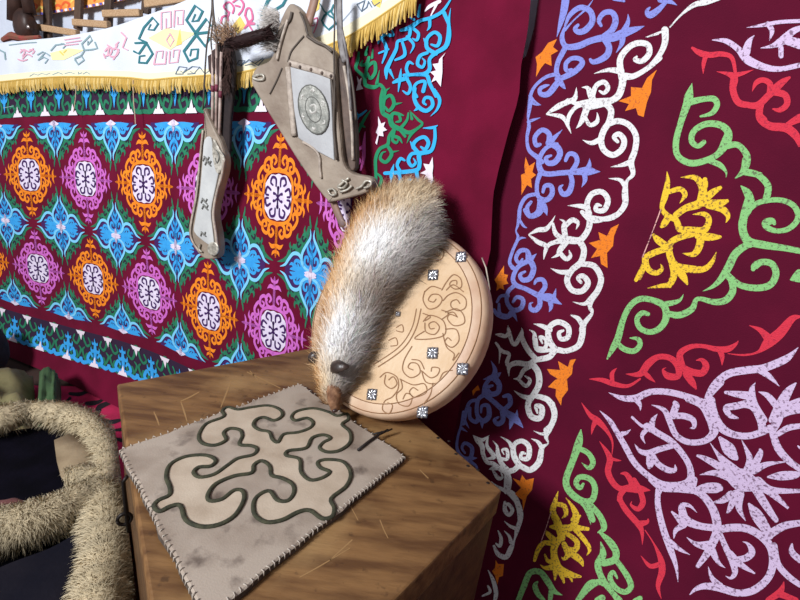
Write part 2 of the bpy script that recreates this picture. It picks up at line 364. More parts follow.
rs('yell', 600, 160, '''
335 57 2 338 110 28 325 180 38 310 240 26 340 280 34 380 300 34 400 345 40 450 350 40 520 350 40 545 300 34 520 270 28 463 272 3
345 160 26 400 145 30 425 175 30 398 217 2 | 340 290 40 320 320 36 308 332 20 | 380 275 36 430 240 40 500 215 50 515 150 46 480 90 34 403 87 2
500 210 40 520 130 44 525 98 28 | 510 210 40 560 165 40 602 138 20 | 520 215 40 600 215 40 635 205 22 | 540 230 30 610 245 40 640 280 28 629 315 2
490 380 40 550 385 44 600 385 20 | 500 360 40 500 420 44 470 470 34 413 467 3 | 460 370 36 390 390 36 350 420 36 350 480 40 380 530 44 450 545 44 520 545 34 560 510 26 582 459 2
330 430 40 290 400 40 268 374 16 | 350 440 34 280 460 36 230 490 36 240 545 34 280 565 30 310 545 22 303 520 2 | 235 490 22 205 555 28 180 600 22''')
rs('yell', 640, 200, '''
20 290 22 18 340 24 -2 392 18 | 160 320 36 170 370 40 150 420 32 100 430 22 36 441 2 | 180 340 40 215 380 44 236 420 12 | 160 400 36 150 432 18''')
rs('yell', 460, 480, '''
491 56 2 475 110 28 465 160 36 490 220 44 510 290 40 | 480 120 24 520 130 28 530 170 24 508 192 2 | 490 235 46 453 234 16
500 240 40 560 235 40 580 180 40 560 130 22 529 88 2 | 570 200 40 600 180 14 | 560 235 40 640 245 20 | 570 240 30 630 310 26 648 350 20 633 377 2
510 260 30 545 275 26 585 310 30 575 350 34 535 340 20 | 480 310 36 440 270 28 431 253 4 | 500 290 36 470 340 40 470 400 34 440 405 22 424 373 10
470 320 30 420 315 28 390 350 26 373 402 18 | 470 380 40 490 440 50 540 470 44 602 483 14 | 520 320 30 540 370 34 520 395 18 506 383 2 | 550 360 40 600 400 34 616 432 6
480 430 40 430 440 24 400 423 2 | 500 450 40 520 512 12 | 480 450 40 474 502 6 | 550 470 36 560 507 8''')
rs('pale', 600, 160, '303 250 7 262 360 6 213 485 7')
rs('pale', 460, 480, '455 160 5 430 240 4 404 312 5')
rs('lila', 560, 380, '''
243 63 2 310 90 30 380 90 40 450 60 36 540 60 36 640 85 38 720 120 44 760 190 50 770 260 50 720 305 36 640 310 34 580 275 34 550 210 34 520 150 28 457 124 2
380 95 36 400 125 22 402 153 2 | 565 170 40 580 130 42 575 115 28 | 560 180 36 620 180 36 665 200 34 670 235 22 648 241 3 | 800 10 50 750 70 40 735 120 30
198 153 2 250 205 26 290 270 30 325 330 34 370 410 34 430 470 34 510 520 36 600 525 40 650 500 44 650 440 36 620 380 34 560 310 36 480 260 36 440 230 38 410 230 18 360 186 14
310 270 30 335 262 18 354 246 2 | 455 245 40 465 200 28 487 170 2 | 430 250 30 410 280 22 426 318 2 | 373 320 2 400 355 24 440 365 34 500 345 34 560 330 30
450 370 40 450 420 44 446 436 22 | 460 375 36 490 420 34 540 450 34 575 450 24 575 423 4 | 510 530 36 490 570 30 490 600 28''')
rs('lila', 640, 400, '''
500 375 60 440 330 60 385 265 20 350 213 2 | 480 380 60 340 300 34 283 277 12 | 480 400 50 380 365 36 298 374 2 | 455 475 50 410 503 34 360 512 2 | 480 470 50 450 540 30 437 562 12 | 500 470 50 495 540 36 528 605 2
535 370 60 550 300 40 530 245 20 507 197 2 | 560 350 50 600 270 36 600 248 14 | 570 350 50 640 320 28 738 308 2 | 560 410 70 640 450 50 742 542 14 | 590 405 50 660 450 38 800 455 22 | 570 430 50 625 520 46 680 600 30 | 430 365 50 510 400 130 590 435 50
400 190 20 440 240 70 470 280 50 490 298 12 | 640 385 12 700 380 50 770 375 46 800 368 20 | 280 445 20 330 440 56 390 440 56 413 450 12
240 -5 36 310 25 44 350 90 50 370 150 50 | 360 0 36 370 60 40 400 130 50 460 170 40 540 180 38 610 160 40 650 140 40 | 612 160 40 602 90 50 560 30 44 490 25 34 440 40 34 445 70 28 494 90 2
660 150 50 690 100 50 700 40 60 720 0 60 | 690 90 30 740 60 40 800 40 60 | 665 170 40 690 240 44 740 300 40 800 345 34 | 690 170 30 740 140 36 800 130 30 | 790 230 8 800 240 14''')
rs('lila', 640, 300, '''
330 510 36 370 430 44 440 370 44 540 350 44 620 340 44 720 300 44 760 270 26 792 236 2 | 600 350 40 650 385 30 697 432 2 | 620 600 40 570 520 44 560 450 34 577 413 2 | 550 480 50 480 470 36 428 462 18
560 510 40 480 530 40 430 540 36 450 580 24 492 594 2 | 660 600 40 700 530 60 740 460 50 782 413 6 | 690 540 40 640 480 34 593 459 3 | 720 540 50 800 510 50''')
rs('lila', 640, 480, '''
90 50 30 90 130 34 115 240 38 150 340 38 180 430 22 190 510 2 | 150 310 34 195 345 24 250 374 2 | 50 0 20 110 40 36 200 45 40 290 60 40 350 120 44 380 190 50 385 250 50 370 300 50 340 360 44 290 430 26 | 270 0 40 260 30 50
380 240 40 300 230 40 230 200 50 210 150 44 215 125 30 250 130 18 285 163 2 | 205 205 40 160 160 12 | 220 225 36 180 250 28 169 293 3 | 340 330 60 280 320 28 233 286 2 | 360 350 44 390 410 24 427 440 2
390 250 40 440 240 44 520 240 44 590 270 44 650 330 46 665 410 46 640 490 44 570 550 44 490 565 40 400 540 44 330 530 38 280 545 24 248 574 4 | 400 530 40 360 490 26 341 433 2
400 270 30 430 340 34 460 400 40 475 460 34 455 490 18 428 480 2 | 450 370 42 500 420 36 572 466 10 | 480 400 36 530 390 40 560 360 40 540 320 18 513 308 2 | 545 120 14 580 170 64 620 230 60 650 280 40
650 270 50 720 230 44 800 215 36 | 670 330 40 690 420 36 740 480 36 800 525 30 | 760 320 10 760 360 36 800 400 36''')
rs('lila', 640, 0, '''
360 200 4 430 205 30 490 245 36 540 300 50 620 335 40 700 345 30 800 325 28 | 530 260 50 545 210 34 572 176 2 | 533 138 2 620 125 22 700 110 22 800 105 22 | 640 120 30 660 155 28 647 203 2
603 240 4 660 230 24 710 205 50 760 160 40 800 140 30 | 705 240 30 705 280 28 | 730 200 50 800 220 60''')

LEFTB = []          # the scroll border at the right end of the left hanging
def ls(col, ox, oy, txt, k=6.25): LEFTB.append((col, parse(txt, ox, oy, k)))
ls('blue', 340, 0, '''
692 50 2 680 130 20 680 220 36 660 290 34 600 330 30 560 370 26 560 430 30 530 460 30 470 465 24 400 470 24 | 692 -5 12 640 70 24 570 110 26 500 130 26 440 170 34 380 190 22 | 560 115 24 560 165 22 543 192 4 | 650 80 30 680 150 26
600 335 30 545 300 30 545 240 26 590 202 26 625 230 28 610 285 26 570 278 14 | 540 270 30 522 238 6 | 545 330 24 500 350 26 485 400 26 515 420 22 530 385 18 512 362 6
430 470 24 415 430 24 430 390 24 457 400 12 | 420 490 26 370 500 34 333 516 18 | 382 428 4 375 490 24 364 573 6 | 410 480 26 440 540 24 425 585 22 393 568 10
470 465 26 540 470 30 560 520 28 580 560 26 600 600 26 | 520 570 30 530 510 24 480 520 22 460 560 22 480 605 22
440 170 30 430 230 24 390 250 24 360 260 22 350 310 26 310 390 30 290 440 34 290 492 10 | 310 440 26 337 492 6 | 385 250 18 405 340 26 345 375 16 | 420 230 24 460 280 20 438 334 4 | 460 180 24 490 210 24 480 250 22 453 240 8
295 155 16 290 210 24 330 220 22 325 188 10 | 290 210 24 250 240 24 238 272 10 | 270 250 24 290 310 26 264 394 10 | 243 332 14 302 308 16 | 500 30 14 490 100 24 | 430 105 8 462 122 20 | 380 105 10 350 140 16 328 142 8''')
ls('blue', 330, 90, '''
650 0 28 685 60 26 670 120 18 628 164 3 | 530 -10 26 526 50 28 552 104 32 600 130 30 640 98 28 632 54 26 598 48 24 584 76 22 600 92 14 | 552 104 26 540 120 20 524 130 4 | 583 238 6 640 235 22 674 220 4
655 240 22 655 310 26 630 380 28 560 400 34 560 460 30 540 500 30 430 515 30 343 520 26 | 560 400 30 520 350 30 545 310 26 590 295 28 615 330 28 595 370 26 568 355 14 | 520 360 26 503 323 8
550 395 24 510 400 26 490 440 28 510 475 24 535 455 20 522 428 8 | 440 510 26 420 470 24 440 430 26 467 440 14 | 400 462 4 385 520 30 379 578 4 | 430 520 26 440 570 26 420 605 24 | 540 510 30 550 560 26 560 605 24 | 480 600 20 490 560 22 520 570 18
150 118 14 178 160 22 227 128 12 | 178 160 18 144 248 6''')
ls('gree', 340, 0, '''
175 288 8 160 340 26 | 205 308 8 200 360 20 | 118 328 16 110 380 26 100 430 24 150 480 26 160 530 30 210 545 30 250 530 26 280 570 26 270 605 26 | 180 360 24 165 400 26 130 405 20 142 378 10
160 480 24 170 420 24 215 390 26 220 450 26 190 490 24 173 458 14 | 230 520 26 247 438 3 | 280 570 20 312 549 3''')
ls('gree', 330, 90, '''
330 0 24 320 60 30 330 140 34 370 170 34 390 220 40 440 245 34 500 265 28 575 215 18 550 185 18 497 130 6 | 500 128 4 512 180 22 | 490 145 14 480 190 20 440 240 26 | 575 220 16 512 270 24 480 333 3 | 440 250 26 470 290 20
330 140 30 340 60 24 380 35 26 400 85 28 370 130 24 343 105 16 | 400 90 24 452 79 3 | 380 210 30 390 150 26 430 150 24 462 161 6 | 430 150 20 440 190 22 413 200 12
400 250 30 370 290 24 360 340 26 310 370 26 285 430 26 285 500 24 290 605 20 | 385 285 24 430 300 24 452 332 6 | 400 260 24 390 310 22 415 330 20 427 310 10 | 360 350 24 385 400 28 350 450 26 315 430 24 325 395 16 347 385 8 | 380 390 20 432 379 3
290 520 14 320 550 22 310 605 24 | 252 128 3 210 190 24 150 322 12 | 190 215 20 217 232 12''')
ls('pink', 330, 90, '220 258 4 212 340 24 210 430 24 190 502 12 | 210 350 24 170 380 20 150 430 20 170 465 18 190 440 14 173 418 6')
ls('whit', 340, 0, '530 72 5 560 40 26 622 8 26 | 602 28 20 568 97 8')
LEFTP = []
def lp(col, ox, oy, txt, k=6.25): LEFTP.append((col, parse2(txt, ox, oy, k)))
lp('whit', 340, 0, '''
660 328 640 360 640 450 630 542 600 500 570 515 590 475 563 450 600 440 578 400 615 395 620 370
105 473 120 500 135 485 130 530 145 555 100 567 112 520''')
lp('whit', 330, 90, '''
300 163 320 210 345 200 335 230 357 250 330 260 335 290 305 285 293 343 283 330 298 280 286 265 302 225
641 418 645 480 640 520 645 570 625 602 610 550 573 570 600 530 563 520 600 500 583 460 620 465''')
# ------------------------------------------------------------------ palette
K = 1.0
MAROON = mat('maroon_velvet', rgb(112, 14, 48), .9, rgb(96, 10, 40), 9., .25, 420., sheen=.06, spec=.15)
MAROON2 = mat('wine_velvet', rgb(98, 11, 43), .85, rgb(84, 8, 38), 7., .25, 420., sheen=.04, spec=.15)
def stitch(name, c, dk=.55, lo=.3, hi=.5, sc=230.):
    m = mat(name, rgb(*c), .75, tuple(a * (1 - dk) + b * dk for a, b in zip(rgb(*c), rgb(84, 20, 60))), sc, .5, 500., detail=2., vlo=hi, vhi=hi + .1, spec=.3)
    return m
PAL = {
 'peri': stitch('periwinkle_thread', (140, 148, 226), .4, hi=.57), 'whit': stitch('white_thread', (236, 236, 236), .55, hi=.57),
 'oran': stitch('orange_thread', (246, 134, 34), .4, hi=.57), 'gree': stitch('light_green_thread', (142, 204, 128), .62, hi=.55),
 'red': stitch('red_thread', (222, 52, 74), .35, hi=.57), 'yell': stitch('yellow_thread', (248, 204, 52), .7, hi=.54),
 'lila': stitch('lilac_thread', (222, 198, 232), .7, hi=.55, sc=200.), 'pale': stitch('pale_pink_thread', (236, 176, 168), .8)}
RCOL = ['peri', 'whit', 'oran', 'gree', 'red', 'yell', 'lila', 'pale']
LPAL = [MAROON,
 mat('orange_applique', rgb(252, 146, 20), .8, rgb(240, 128, 16), 60., .2, 500.), mat('orchid_applique', rgb(216, 112, 206), .8, rgb(202, 98, 192), 60., .2, 500.),
 mat('white_applique', rgb(238, 228, 246), .8, rgb(222, 208, 234), 60., .2, 500.), mat('indigo_applique', rgb(62, 22, 92), .9),
 mat('sky_applique', rgb(54, 168, 236), .8, rgb(46, 156, 230), 60., .2, 500.), mat('pale_blue_applique', rgb(124, 206, 246), .8),
 mat('green_applique', rgb(32, 128, 92), .85, rgb(26, 108, 78), 60., .2, 500.), mat('deep_navy_ground', rgb(44, 20, 52), .9),
 mat('pink_applique', rgb(222, 96, 188), .8), mat('blue_applique', rgb(44, 176, 236), .8), mat('emerald_applique', rgb(24, 140, 96), .85), mat('lilac_white_applique', rgb(240, 228, 240), .8)]
M_OR, M_PU, M_WH, M_IN, M_SK, M_PB, M_GR, M_NV, M_PK, M_BL, M_EM, M_LW = range(1, 13)

# ------------------------------------------------------------------ setting
FELT = mat('white_felt_wall', rgb(214, 220, 232), .95, rgb(196, 204, 220), 6., .4, 60.)
FLOORM = mat('dark_earth_floor', rgb(70, 48, 40), .95, rgb(54, 36, 30), 8., .4, 40.)
def sheet(cf, s0, s1, z0, z1, ns, nz, off=0.):
    V = []; Fc = []
    for i in range(ns + 1):
        for j in range(nz + 1): V.append(spt(cf, s0 + (s1 - s0) * i / ns, z0 + (z1 - z0) * j / nz, off))
    for i in range(ns):
        for j in range(nz):
            a = i * (nz + 1) + j; Fc.append((a, a + nz + 1, a + nz + 2, a + 1))
    return V, Fc
def c_back(s, z): return 1.285 - .30 * max(s + .1, 0.) ** 2
V, Fc = sheet(c_back, -3.1, .95, -CAMH, .85, 40, 4); V2, _ = sheet(lambda s, z: c_back(s, z) + .06, -3.1, .95, -CAMH, .85, 40, 4)
b = MB(); b.add(V, Fc); b.add(V2, [tuple(reversed(f)) for f in Fc])
tag(b.build('wall_back', FELT), kind='structure')
b = MB(); b.add([(-3.6, -.6, 0), (1.6, -.6, 0), (1.6, 3.2, 0), (-3.6, 3.2, 0), (-3.6, -.6, -.05), (1.6, -.6, -.05), (1.6, 3.2, -.05), (-3.6, 3.2, -.05)],
                [(0, 1, 2, 3), (7, 6, 5, 4), (0, 4, 5, 1), (1, 5, 6, 2), (2, 6, 7, 3), (3, 7, 4, 0)])
tag(b.build('floor', FLOORM), kind='structure')

# ------------------------------------------------------------------ left hanging with the lozenge field
CO = ((-2.0578491, -0.33445583), (0.32844885, 0.04041732), (-0.02071708, -0.36488489), (0.0058647, -0.00998232), (-0.01031928, -0.00345216), (0.00828039, 0.00361206))
def base_sz(i, j):
    t = (1, i, j, i * j, i * i, j * j)
    return [sum(t[k] * CO[k][q] for k in range(6)) for q in (0, 1)]
KNOTS = [(0, 0, 28.2, 172.7), (1, 0, 85.5, 179), (2, 0, 144.8, 184.6), (3, 0, 205, 189.5), (4, 0, 280, 195.6), (0, 1, 38, 269.7), (1, 1, 96, 279), (2, 1, 149.9, 293.3), (3, 1, 208.2, 313.2), (4, 1, 272, 333),
 (-.5, .5, 6.3, 220.6), (.5, .5, 62, 226.9), (1.5, .5, 117.5, 236.3), (2.5, .5, 176.4, 245.7), (3.5, .5, 240.2, 259), (4.5, .5, 313, 274), (.5, -.5, 56, 123), (1.5, -.5, 112.5, 123.5), (2.5, -.5, 173, 124), (3.5, -.5, 246, 122), (.5, 1.5, 68, 319), (1.5, 1.5, 124, 328)]
RES = []
for i, j, x, y in KNOTS:
    s, z, _ = hit(c_left, x, y); q = base_sz(i, j); RES.append((i, j, s - q[0], z - q[1]))
def cell_sz(i, j):
    s, z = base_sz(max(i, -1.5) if i < -1.5 else i, j)
    if i < -1.5: s += (i + 1.5) * .34
    ws = .25; a = b_ = 0.
    for ki, kj, ds, dz in RES:
        w = math.exp(-((i - ki) ** 2 + (j - kj) ** 2) / .5); ws += w; a += w * ds; b_ += w * dz
    return s + a / ws, z + b_ / ws
ROWK = 1.12                                    # height of a row in column widths
mb = MB()
LEDGE = [(532, -14), (528, 30), (521, 66), (519, 97), (509, 130), (499, 168), (493, 195), (490.5, 250), (485, 275), (476, 320), (466, 370), (459, 410), (453, 440), (446, 490), (434, 600)]
def edge_fn(cf, pts):
    ED = sorted([hit(cf, x, y)[:2] for x, y in pts], key=lambda q: q[1])
    def fn(z):
        if z <= ED[0][1]: return ED[0][0]
        for a, b_ in zip(ED, ED[1:]):
            if z <= b_[1]:
                t = (z - a[1]) / max(b_[1] - a[1], 1e-6); return a[0] + (b_[0] - a[0]) * t
        return ED[-1][0]
    return fn
edge_l = edge_fn(c_left, LEDGE)
# the cloth hangs from a line hidden under the white fringed cloth on the left, and from higher up on the right
TOPL = sorted(hit(c_left, x, y)[:2] for x, y in ((0, 66), (60, 60), (120, 55), (200, 50), (250, 30), (300, 10), (345, -12), (380, -40), (420, -70)))
def top_z(s):
    if s <= TOPL[0][0]: return TOPL[0][1]
    for a, b_ in zip(TOPL, TOPL[1:]):
        if s <= b_[0]: return a[1] + (b_[1] - a[1]) * (s - a[0]) / (b_[0] - a[0])
    return TOPL[-1][1]
V = []; Fc = []; NS, NZ = 120, 60
for i in range(NS + 1):
    for j in range(NZ + 1):
        t = i / NS; zt = top_z(-2.9 + (edge_l(.3) + 2.9) * t); z = -1.135 + (zt + 1.135) * j / NZ; e = edge_l(z)
        V.append(spt(c_left, -2.9 + (e + 2.9) * t, z))
for i in range(NS):
    for j in range(NZ):
        a = i * (NZ + 1) + j; Fc.append((a, a + NZ + 1, a + NZ + 2, a + 1))
mb.add(V, Fc, 0)
def cellfn(ci, cj):
    def fn(x, y, h):
        s, z = cell_sz(ci + x, cj - y / ROWK); return spt(c_left, s, z, .001 + .0011 * h)
    return fn
def P3(t, ky=1., kw=1.): 
    v = [float(q) for q in t.split()]; return [(v[i], v[i + 1] * ROWK * ky, v[i + 2] * kw) for i in range(0, len(v), 3)]
ORQ = [P3(t, .845, .78) for t in '''0 .51 .008 0 .48 .034 0 .4 .04 0 .3 .042 0 .225 .044
0 .40 .034 .055 .415 .046 .1 .385 .004
0 .455 .03 .035 .465 .034 .055 .495 .004
0 .235 .034 .05 .215 .04 .1 .235 .04 .112 .295 .04 .075 .33 .038 .04 .295 .034 .065 .265 .024
.1 .28 .034 .14 .31 .04 .19 .285 .04 .2 .225 .04 .16 .205 .036 .14 .24 .03 .168 .255 .02
.195 .25 .034 .24 .225 .04 .28 .165 .04 .262 .115 .038 .22 .125 .034 .225 .165 .024
.215 .012 .034 .262 .03 .036 .278 .075 .036 .25 .1 .03 .235 .07 .02
.26 .1 .034 .305 .11 .036 .325 .075 .034 .3 .05 .024
0 .215 .034 .1 .205 .036 .17 .165 .036 .198 .08 .036 .205 0 .036
.205 0 .036 .38 0 .04 .44 0 .034 .475 0 .006
.345 0 .034 .34 .05 .036 .365 .085 .034 .355 .135 .004
.415 0 .034 .41 .035 .034 .43 .085 .004'''.split('\n')]
MEDQ = [P3(t, .87) for t in '''.03 .09 .018 .035 .145 .022 .085 .155 .022 .105 .115 .02 .075 .095 .016
.1 .055 .018 .15 .075 .022 .168 .02 .02 .13 .012 .016
0 0 .016 0 .05 .02 0 .075 .034
0 0 .016 .03 .025 .016 .055 .03 .026'''.split('\n')]
BLQ_L = [P3(t, .95) for t in '''.028 .335 .004 .024 .275 .024 .075 .215 .028 .125 .15 .03 .128 .085 .03 .085 .045 .026 .03 .03 .02
.105 .06 .026 .16 .13 .03 .245 .135 .03 .31 .085 .03 .355 .04 .024 .425 .016 .004'''.split('\n')]
BLQ_M = [P3(t, .95) for t in '''0 .03 .05 0 .12 .045 0 .19 .03 0 .25 .004
0 .06 .034 .05 .05 .03 .09 .075 .03 .085 .12 .028 .05 .125 .024 .045 .095 .016
0 .13 .034 .045 .165 .03 .06 .205 .02 .045 .225 .004
0 .19 .024 .025 .215 .02 .022 .25 .003
.03 .02 .05 .15 .02 .05 .25 .018 .03 .29 .01 .006
.12 .03 .034 .15 .075 .03 .205 .085 .03 .23 .06 .024 .2 .045 .016
.22 .03 .03 .265 .055 .028 .3 .04 .004
.16 .03 .03 .185 .06 .02 .18 .068 .004'''.split('\n')]
BLQ_G = [P3(t) for t in '''.03 .33 .02 .045 .37 .02 .05 .41 .004
.10 .27 .03 .115 .305 .024 .105 .335 .004
.19 .215 .03 .21 .245 .024 .2 .275 .004
.28 .155 .03 .305 .18 .024 .3 .205 .004
.34 .08 .03 .4 .06 .026 .47 .045 .004'''.split('\n')]
GREENP = [(.02, .345), (.07, .335), (.10, .275), (.13, .285), (.165, .24), (.195, .24), (.225, .195), (.26, .195), (.29, .15), (.325, .145), (.35, .10), (.42, .06), (.33, .05), (.2, .1), (.13, .12), (.08, .2)]
BLQ_N = [P3(t) for t in '''.09 .25 .014 .12 .225 .018 .14 .25 .014 .125 .26 .01
.155 .2 .014 .19 .18 .018 .205 .205 .014 .19 .215 .01
.235 .155 .014 .27 .135 .018 .28 .16 .012'''.split('\n')]
def quads(e, strokes, m, h, qs=((1, 1), (-1, 1), (1, -1), (-1, -1)), sub=4):
    for qx, qy in qs:
        for st in strokes: e.strip([(x * qx, y * qy, w) for x, y, w in st], m, h, sub)
def lozenge(i, j, m, half=False):
    e = Emb(mb, cellfn(i, j)); qs = ((-1, 1), (-1, -1)) if half else ((1, 1), (-1, 1), (1, -1), (-1, -1))
    quads(e, ORQ, m, 0, qs)
    P = []
    for k in range(48):
        a = 2 * PI * k / 48; c, s_ = math.cos(a), math.sin(a); r = (abs(c) ** 3 + abs(s_) ** 3) ** (-1 / 3.) * (1 + .03 * math.cos(12 * a))
        x, y = .182 * r * c, .158 * r * s_ * ROWK
        P.append((min(x, .0) if half else x, y))
    e.poly(P, M_WH, 0); quads(e, MEDQ, M_IN, 1, qs)
def blue(i, j, part=0):
    e = Emb(mb, cellfn(i, j)); qs = {0: ((1, 1), (-1, 1), (1, -1), (-1, -1)), 1: ((1, 1), (-1, 1)), -1: ((1, -1), (-1, -1))}[part]
    for qx, qy in qs:
        for P in ([(0, 0), (0, .31), (.03, .28), (.08, .21), (.135, .14), (.13, .05)], [(0, 0), (.1, .05), (.16, .13), (.25, .13), (.315, .075), (.36, .02), (.36, 0)]):
            e.poly([(x * qx, y * qy * ROWK) for x, y in P], M_IN, 0)
    for qx, qy in qs: e.poly([(x * qx, y * qy * ROWK) for x, y in GREENP], M_GR, -.3)
    quads(e, BLQ_G, M_GR, 0, qs); quads(e, BLQ_N, M_NV, 1, qs); quads(e, BLQ_M, M_SK, 1, qs); quads(e, BLQ_L, M_PB, 2, qs)
    for qx, qy in qs:
        e.strip([(0, 0, .05), (0, .05 * qy, .036), (0, .085 * qy, .004)], M_WH, 3); e.strip([(0, 0, .05), (.045 * qx, .008 * qy, .034), (.085 * qx, .01 * qy, .004)], M_WH, 3)
for i in range(-2, 6):
    for j in (0, 1): lozenge(i, j, M_OR if (i + j) % 2 == 0 else M_PU, half=(i == 5))
for i in range(-2, 5):
    blue(i + .5, -.5, -1); blue(i + .5, .5); blue(i + .5, 1.5, 1)
# narrow borders above and below the field: vine scrolls, little trees and triangles
E0 = Emb(mb, cellfn(0, 0))
def border(u0, step, n, vb, vt, tree_up, ushift):
    def Y(t): return -(vb + (vt - vb) * t) * ROWK        # t = 0 at the field side, 1 at the outer side
    for a in range(n * 2):
        ua = u0 - .3 + a * step * .5
        for r in range(8):
            for q in (0., .25): E0.poly([(ua + step * q, Y(r / 8)), (ua + step * (q + .25), Y(r / 8)), (ua + step * (q + .25), Y((r + 1) / 8)), (ua + step * q, Y((r + 1) / 8))], M_NV, -.3)
    for k in range(n):
        t = u0 + k * step
        for q in (1, -1):
            for st in (((0, .06, .036), (.1, .05, .04), (.175, .14, .036), (.155, .32, .032), (.1, .27, .024)), ((.24, .98, .045), (.2, .7, .036), (.15, .56, .034), (.09, .66, .03), (.12, .82, .024)),
                       ((.1, .06, .034), (.055, .28, .034), (.075, .46, .03), (.06, .6, .008)), ((.2, .2, .03), (.235, .4, .034), (.2, .5, .02))):
                E0.strip([(t + q * x, Y(y if not tree_up else 1 - y), w) for x, y, w in st], M_GR, 1, 4)
            if tree_up:
                for st in (((0, .85, .05), (.07, .9, .05), (.13, .8, .05), (.09, .62, .04), (.05, .7, .03)), ((.1, .88, .04), (.2, .95, .05), (.26, .85, .04)), ((0, .5, .04), (.06, .55, .04), (.08, .42, .004)), ((0, .28, .03), (.04, .32, .03), (.05, .24, .004))):
                    E0.strip([(t + q * x, Y(y), w) for x, y, w in st], M_SK, 2, 4)
            else:
                for st in (((0, .62, .05), (.06, .7, .05), (.075, .86, .03)), ((0, .44, .04), (.045, .5, .03), (.06, .6, .004))):
                    E0.strip([(t + q * x, Y(y), w) for x, y, w in st], M_SK, 2, 4)
        E0.strip([(t, Y(.95), .04), (t, Y(.5), .055), (t, Y(.14 if tree_up else .16), .006)], M_SK, 2, 4)
        for yy in (0., 1.) if tree_up else (0.,):
            tt = t + (step * .5 if (yy == 0.) else 0.); sg = 1 if yy == 0. else -1
            E0.poly([(tt - .085, Y(yy)), (tt - .05, Y(yy + sg * .12)), (tt - .03, Y(yy + sg * .1)), (tt, Y(yy + sg * .3)), (tt + .03, Y(yy + sg * .1)), (tt + .05, Y(yy + sg * .12)), (tt + .085, Y(yy))], M_LW, 3)
border(-1.8, .48, 13, -.565, -.90, False, 0)
border(-2.05, .5, 13, 1.62, 2.0, True, 0)
EL = Emb(mb, lambda x, y, h: hit(c_left, x, y, .001 + .0011 * h)[2])
LMAP = {'blue': M_BL, 'gree': M_EM, 'pink': M_PK, 'whit': M_LW}
for n_, (col, sts) in enumerate(LEFTB):
    for st in sts: EL.strip([(x, y, w_ * .84) for x, y, w_ in st], LMAP[col], 1 + (col == 'blue'), 8)
for col, pls in LEFTP:
    for P in pls: EL.poly(P, LMAP[col], 3)
hang = mb.build('wall_hanging', LPAL)
tag(hang, 'maroon wall hanging with rows of orange, pink and blue lozenges behind the quiver', 'wall hanging')

# ------------------------------------------------------------------ right hanging, nearer, with large stitched scrolls
SEDGE = [(541, -12), (535, 30), (527, 56), (505, 72), (498, 97), (489, 130), (479, 168), (473, 195), (470, 250), (465, 275), (456, 320), (446, 370), (439, 410), (433, 440), (426, 490), (414, 600)]
edge_s = edge_fn(c_right, SEDGE)
mb = MB(); V = []; Fc = []; NS, NZ = 70, 90
for i in range(NS + 1):
    for j in range(NZ + 1):
        z = -1.13 + (.60 + 1.13) * j / NZ; e = edge_s(z); V.append(spt(c_right, e + (.86 - e) * (i / NS), z))
for i in range(NS):
    for j in range(NZ):
        a = i * (NZ + 1) + j; Fc.append((a, a + NZ + 1, a + NZ + 2, a + 1))
mb.add(V, Fc, 0)
# turned-back hem down the left edge
V = []; Fc = []
for j in range(NZ + 1):
    z = -1.13 + (.60 + 1.13) * j / NZ; e = edge_s(z)
    for k in range(4): V.append(spt(c_right, e + (.0, -.004, 0., .02)[k], z, (0., -.006, -.013, -.014)[k]))
for j in range(NZ):
    for k in range(3): Fc.append((j * 4 + k, j * 4 + k + 1, j * 4 + k + 5, j * 4 + k + 4))
mb.add(V, Fc, 0)
ER = Emb(mb, lambda x, y, h: hit(c_right, x, y, .0012 + .0008 * h)[2])
for col, sts in RIGHT:
    for st in sts: ER.strip([(x, y, w * .87) for x, y, w in st], 1 + RCOL.index(col), 0 if col != 'pale' else 1)
for col, pls in RSTAR:
    for P in pls: ER.poly(P, 1 + RCOL.index(col), 0)
# the design is symmetrical about the rosette: the other half lies outside the photograph, towards the hanging's right end
s_mid = hit(c_right, 738, 478)[0]; NV = len(mb.V)
for fc, m_ in list(zip(mb.F, mb.M)):
    if m_ == 0: continue
    Q = [mb.V[i] for i in fc]; R2 = []
    for v in Q:
        z = v.z - CAMH; R2.append((2 * s_mid - v.dot(WT), z))
    W2 = [spt(c_right, s, z, .0014) for s, z in R2]
    if all(px(w2)[0] > 806 and s < .85 for w2, (s, z) in zip(W2, R2)): mb.add(W2[::-1], [tuple(range(len(W2)))], m_)
right = mb.build('wall_hanging', [MAROON2] + [PAL[c] for c in RCOL])
tag(right, 'wine velvet hanging with large stitched lilac, green and yellow scrolls at right', 'wall hanging')

# ------------------------------------------------------------------ white fringed cloth along the top
def c_run(s, z): return 1.136 + .004 * math.sin(6. * s + .6)
LOW = [(-40, 86), (0, 83), (30, 80), (60, 78), (100, 78), (130, 79), (150, 81), (175, 79), (205, 77), (240, 74), (270, 67), (300, 58), (345, 40), (375, 22), (400, 5), (420, -9)]
HIGH = [(-40, 46), (0, 43), (30, 40), (60, 37), (90, 32), (115, 26), (150, 14), (172, 6), (195, -4), (215, -16), (240, -28), (270, -34), (310, -40), (350, -44), (390, -48), (425, -50)]
lo = spline([hit(c_run, x, y)[:2] for x, y in LOW], 6); hi = spline([hit(c_run, x, y)[:2] for x, y in HIGH], 6)
mb = MB(); V = []; Fc = []; NZ = 8; n = len(lo)
for side in (0., .004):
    for (s0, z0), (s1, z1) in zip(lo, hi):
        for j in range(NZ + 1): t = j / NZ; V.append(spt(c_run, s0 + (s1 - s0) * t, z0 + (z1 - z0) * t, -side))
W_ = NZ + 1
for i in range(n - 1):
    for j in range(NZ):
        a = i * W_ + j; Fc.append((a, a + W_, a + W_ + 1, a + 1)); a += n * W_; Fc.append((a + 1, a + W_ + 1, a + W_, a))
    a = i * W_; Fc.append((a, a + n * W_, a + n * W_ + W_, a + W_))
mb.add(V, Fc, 0)
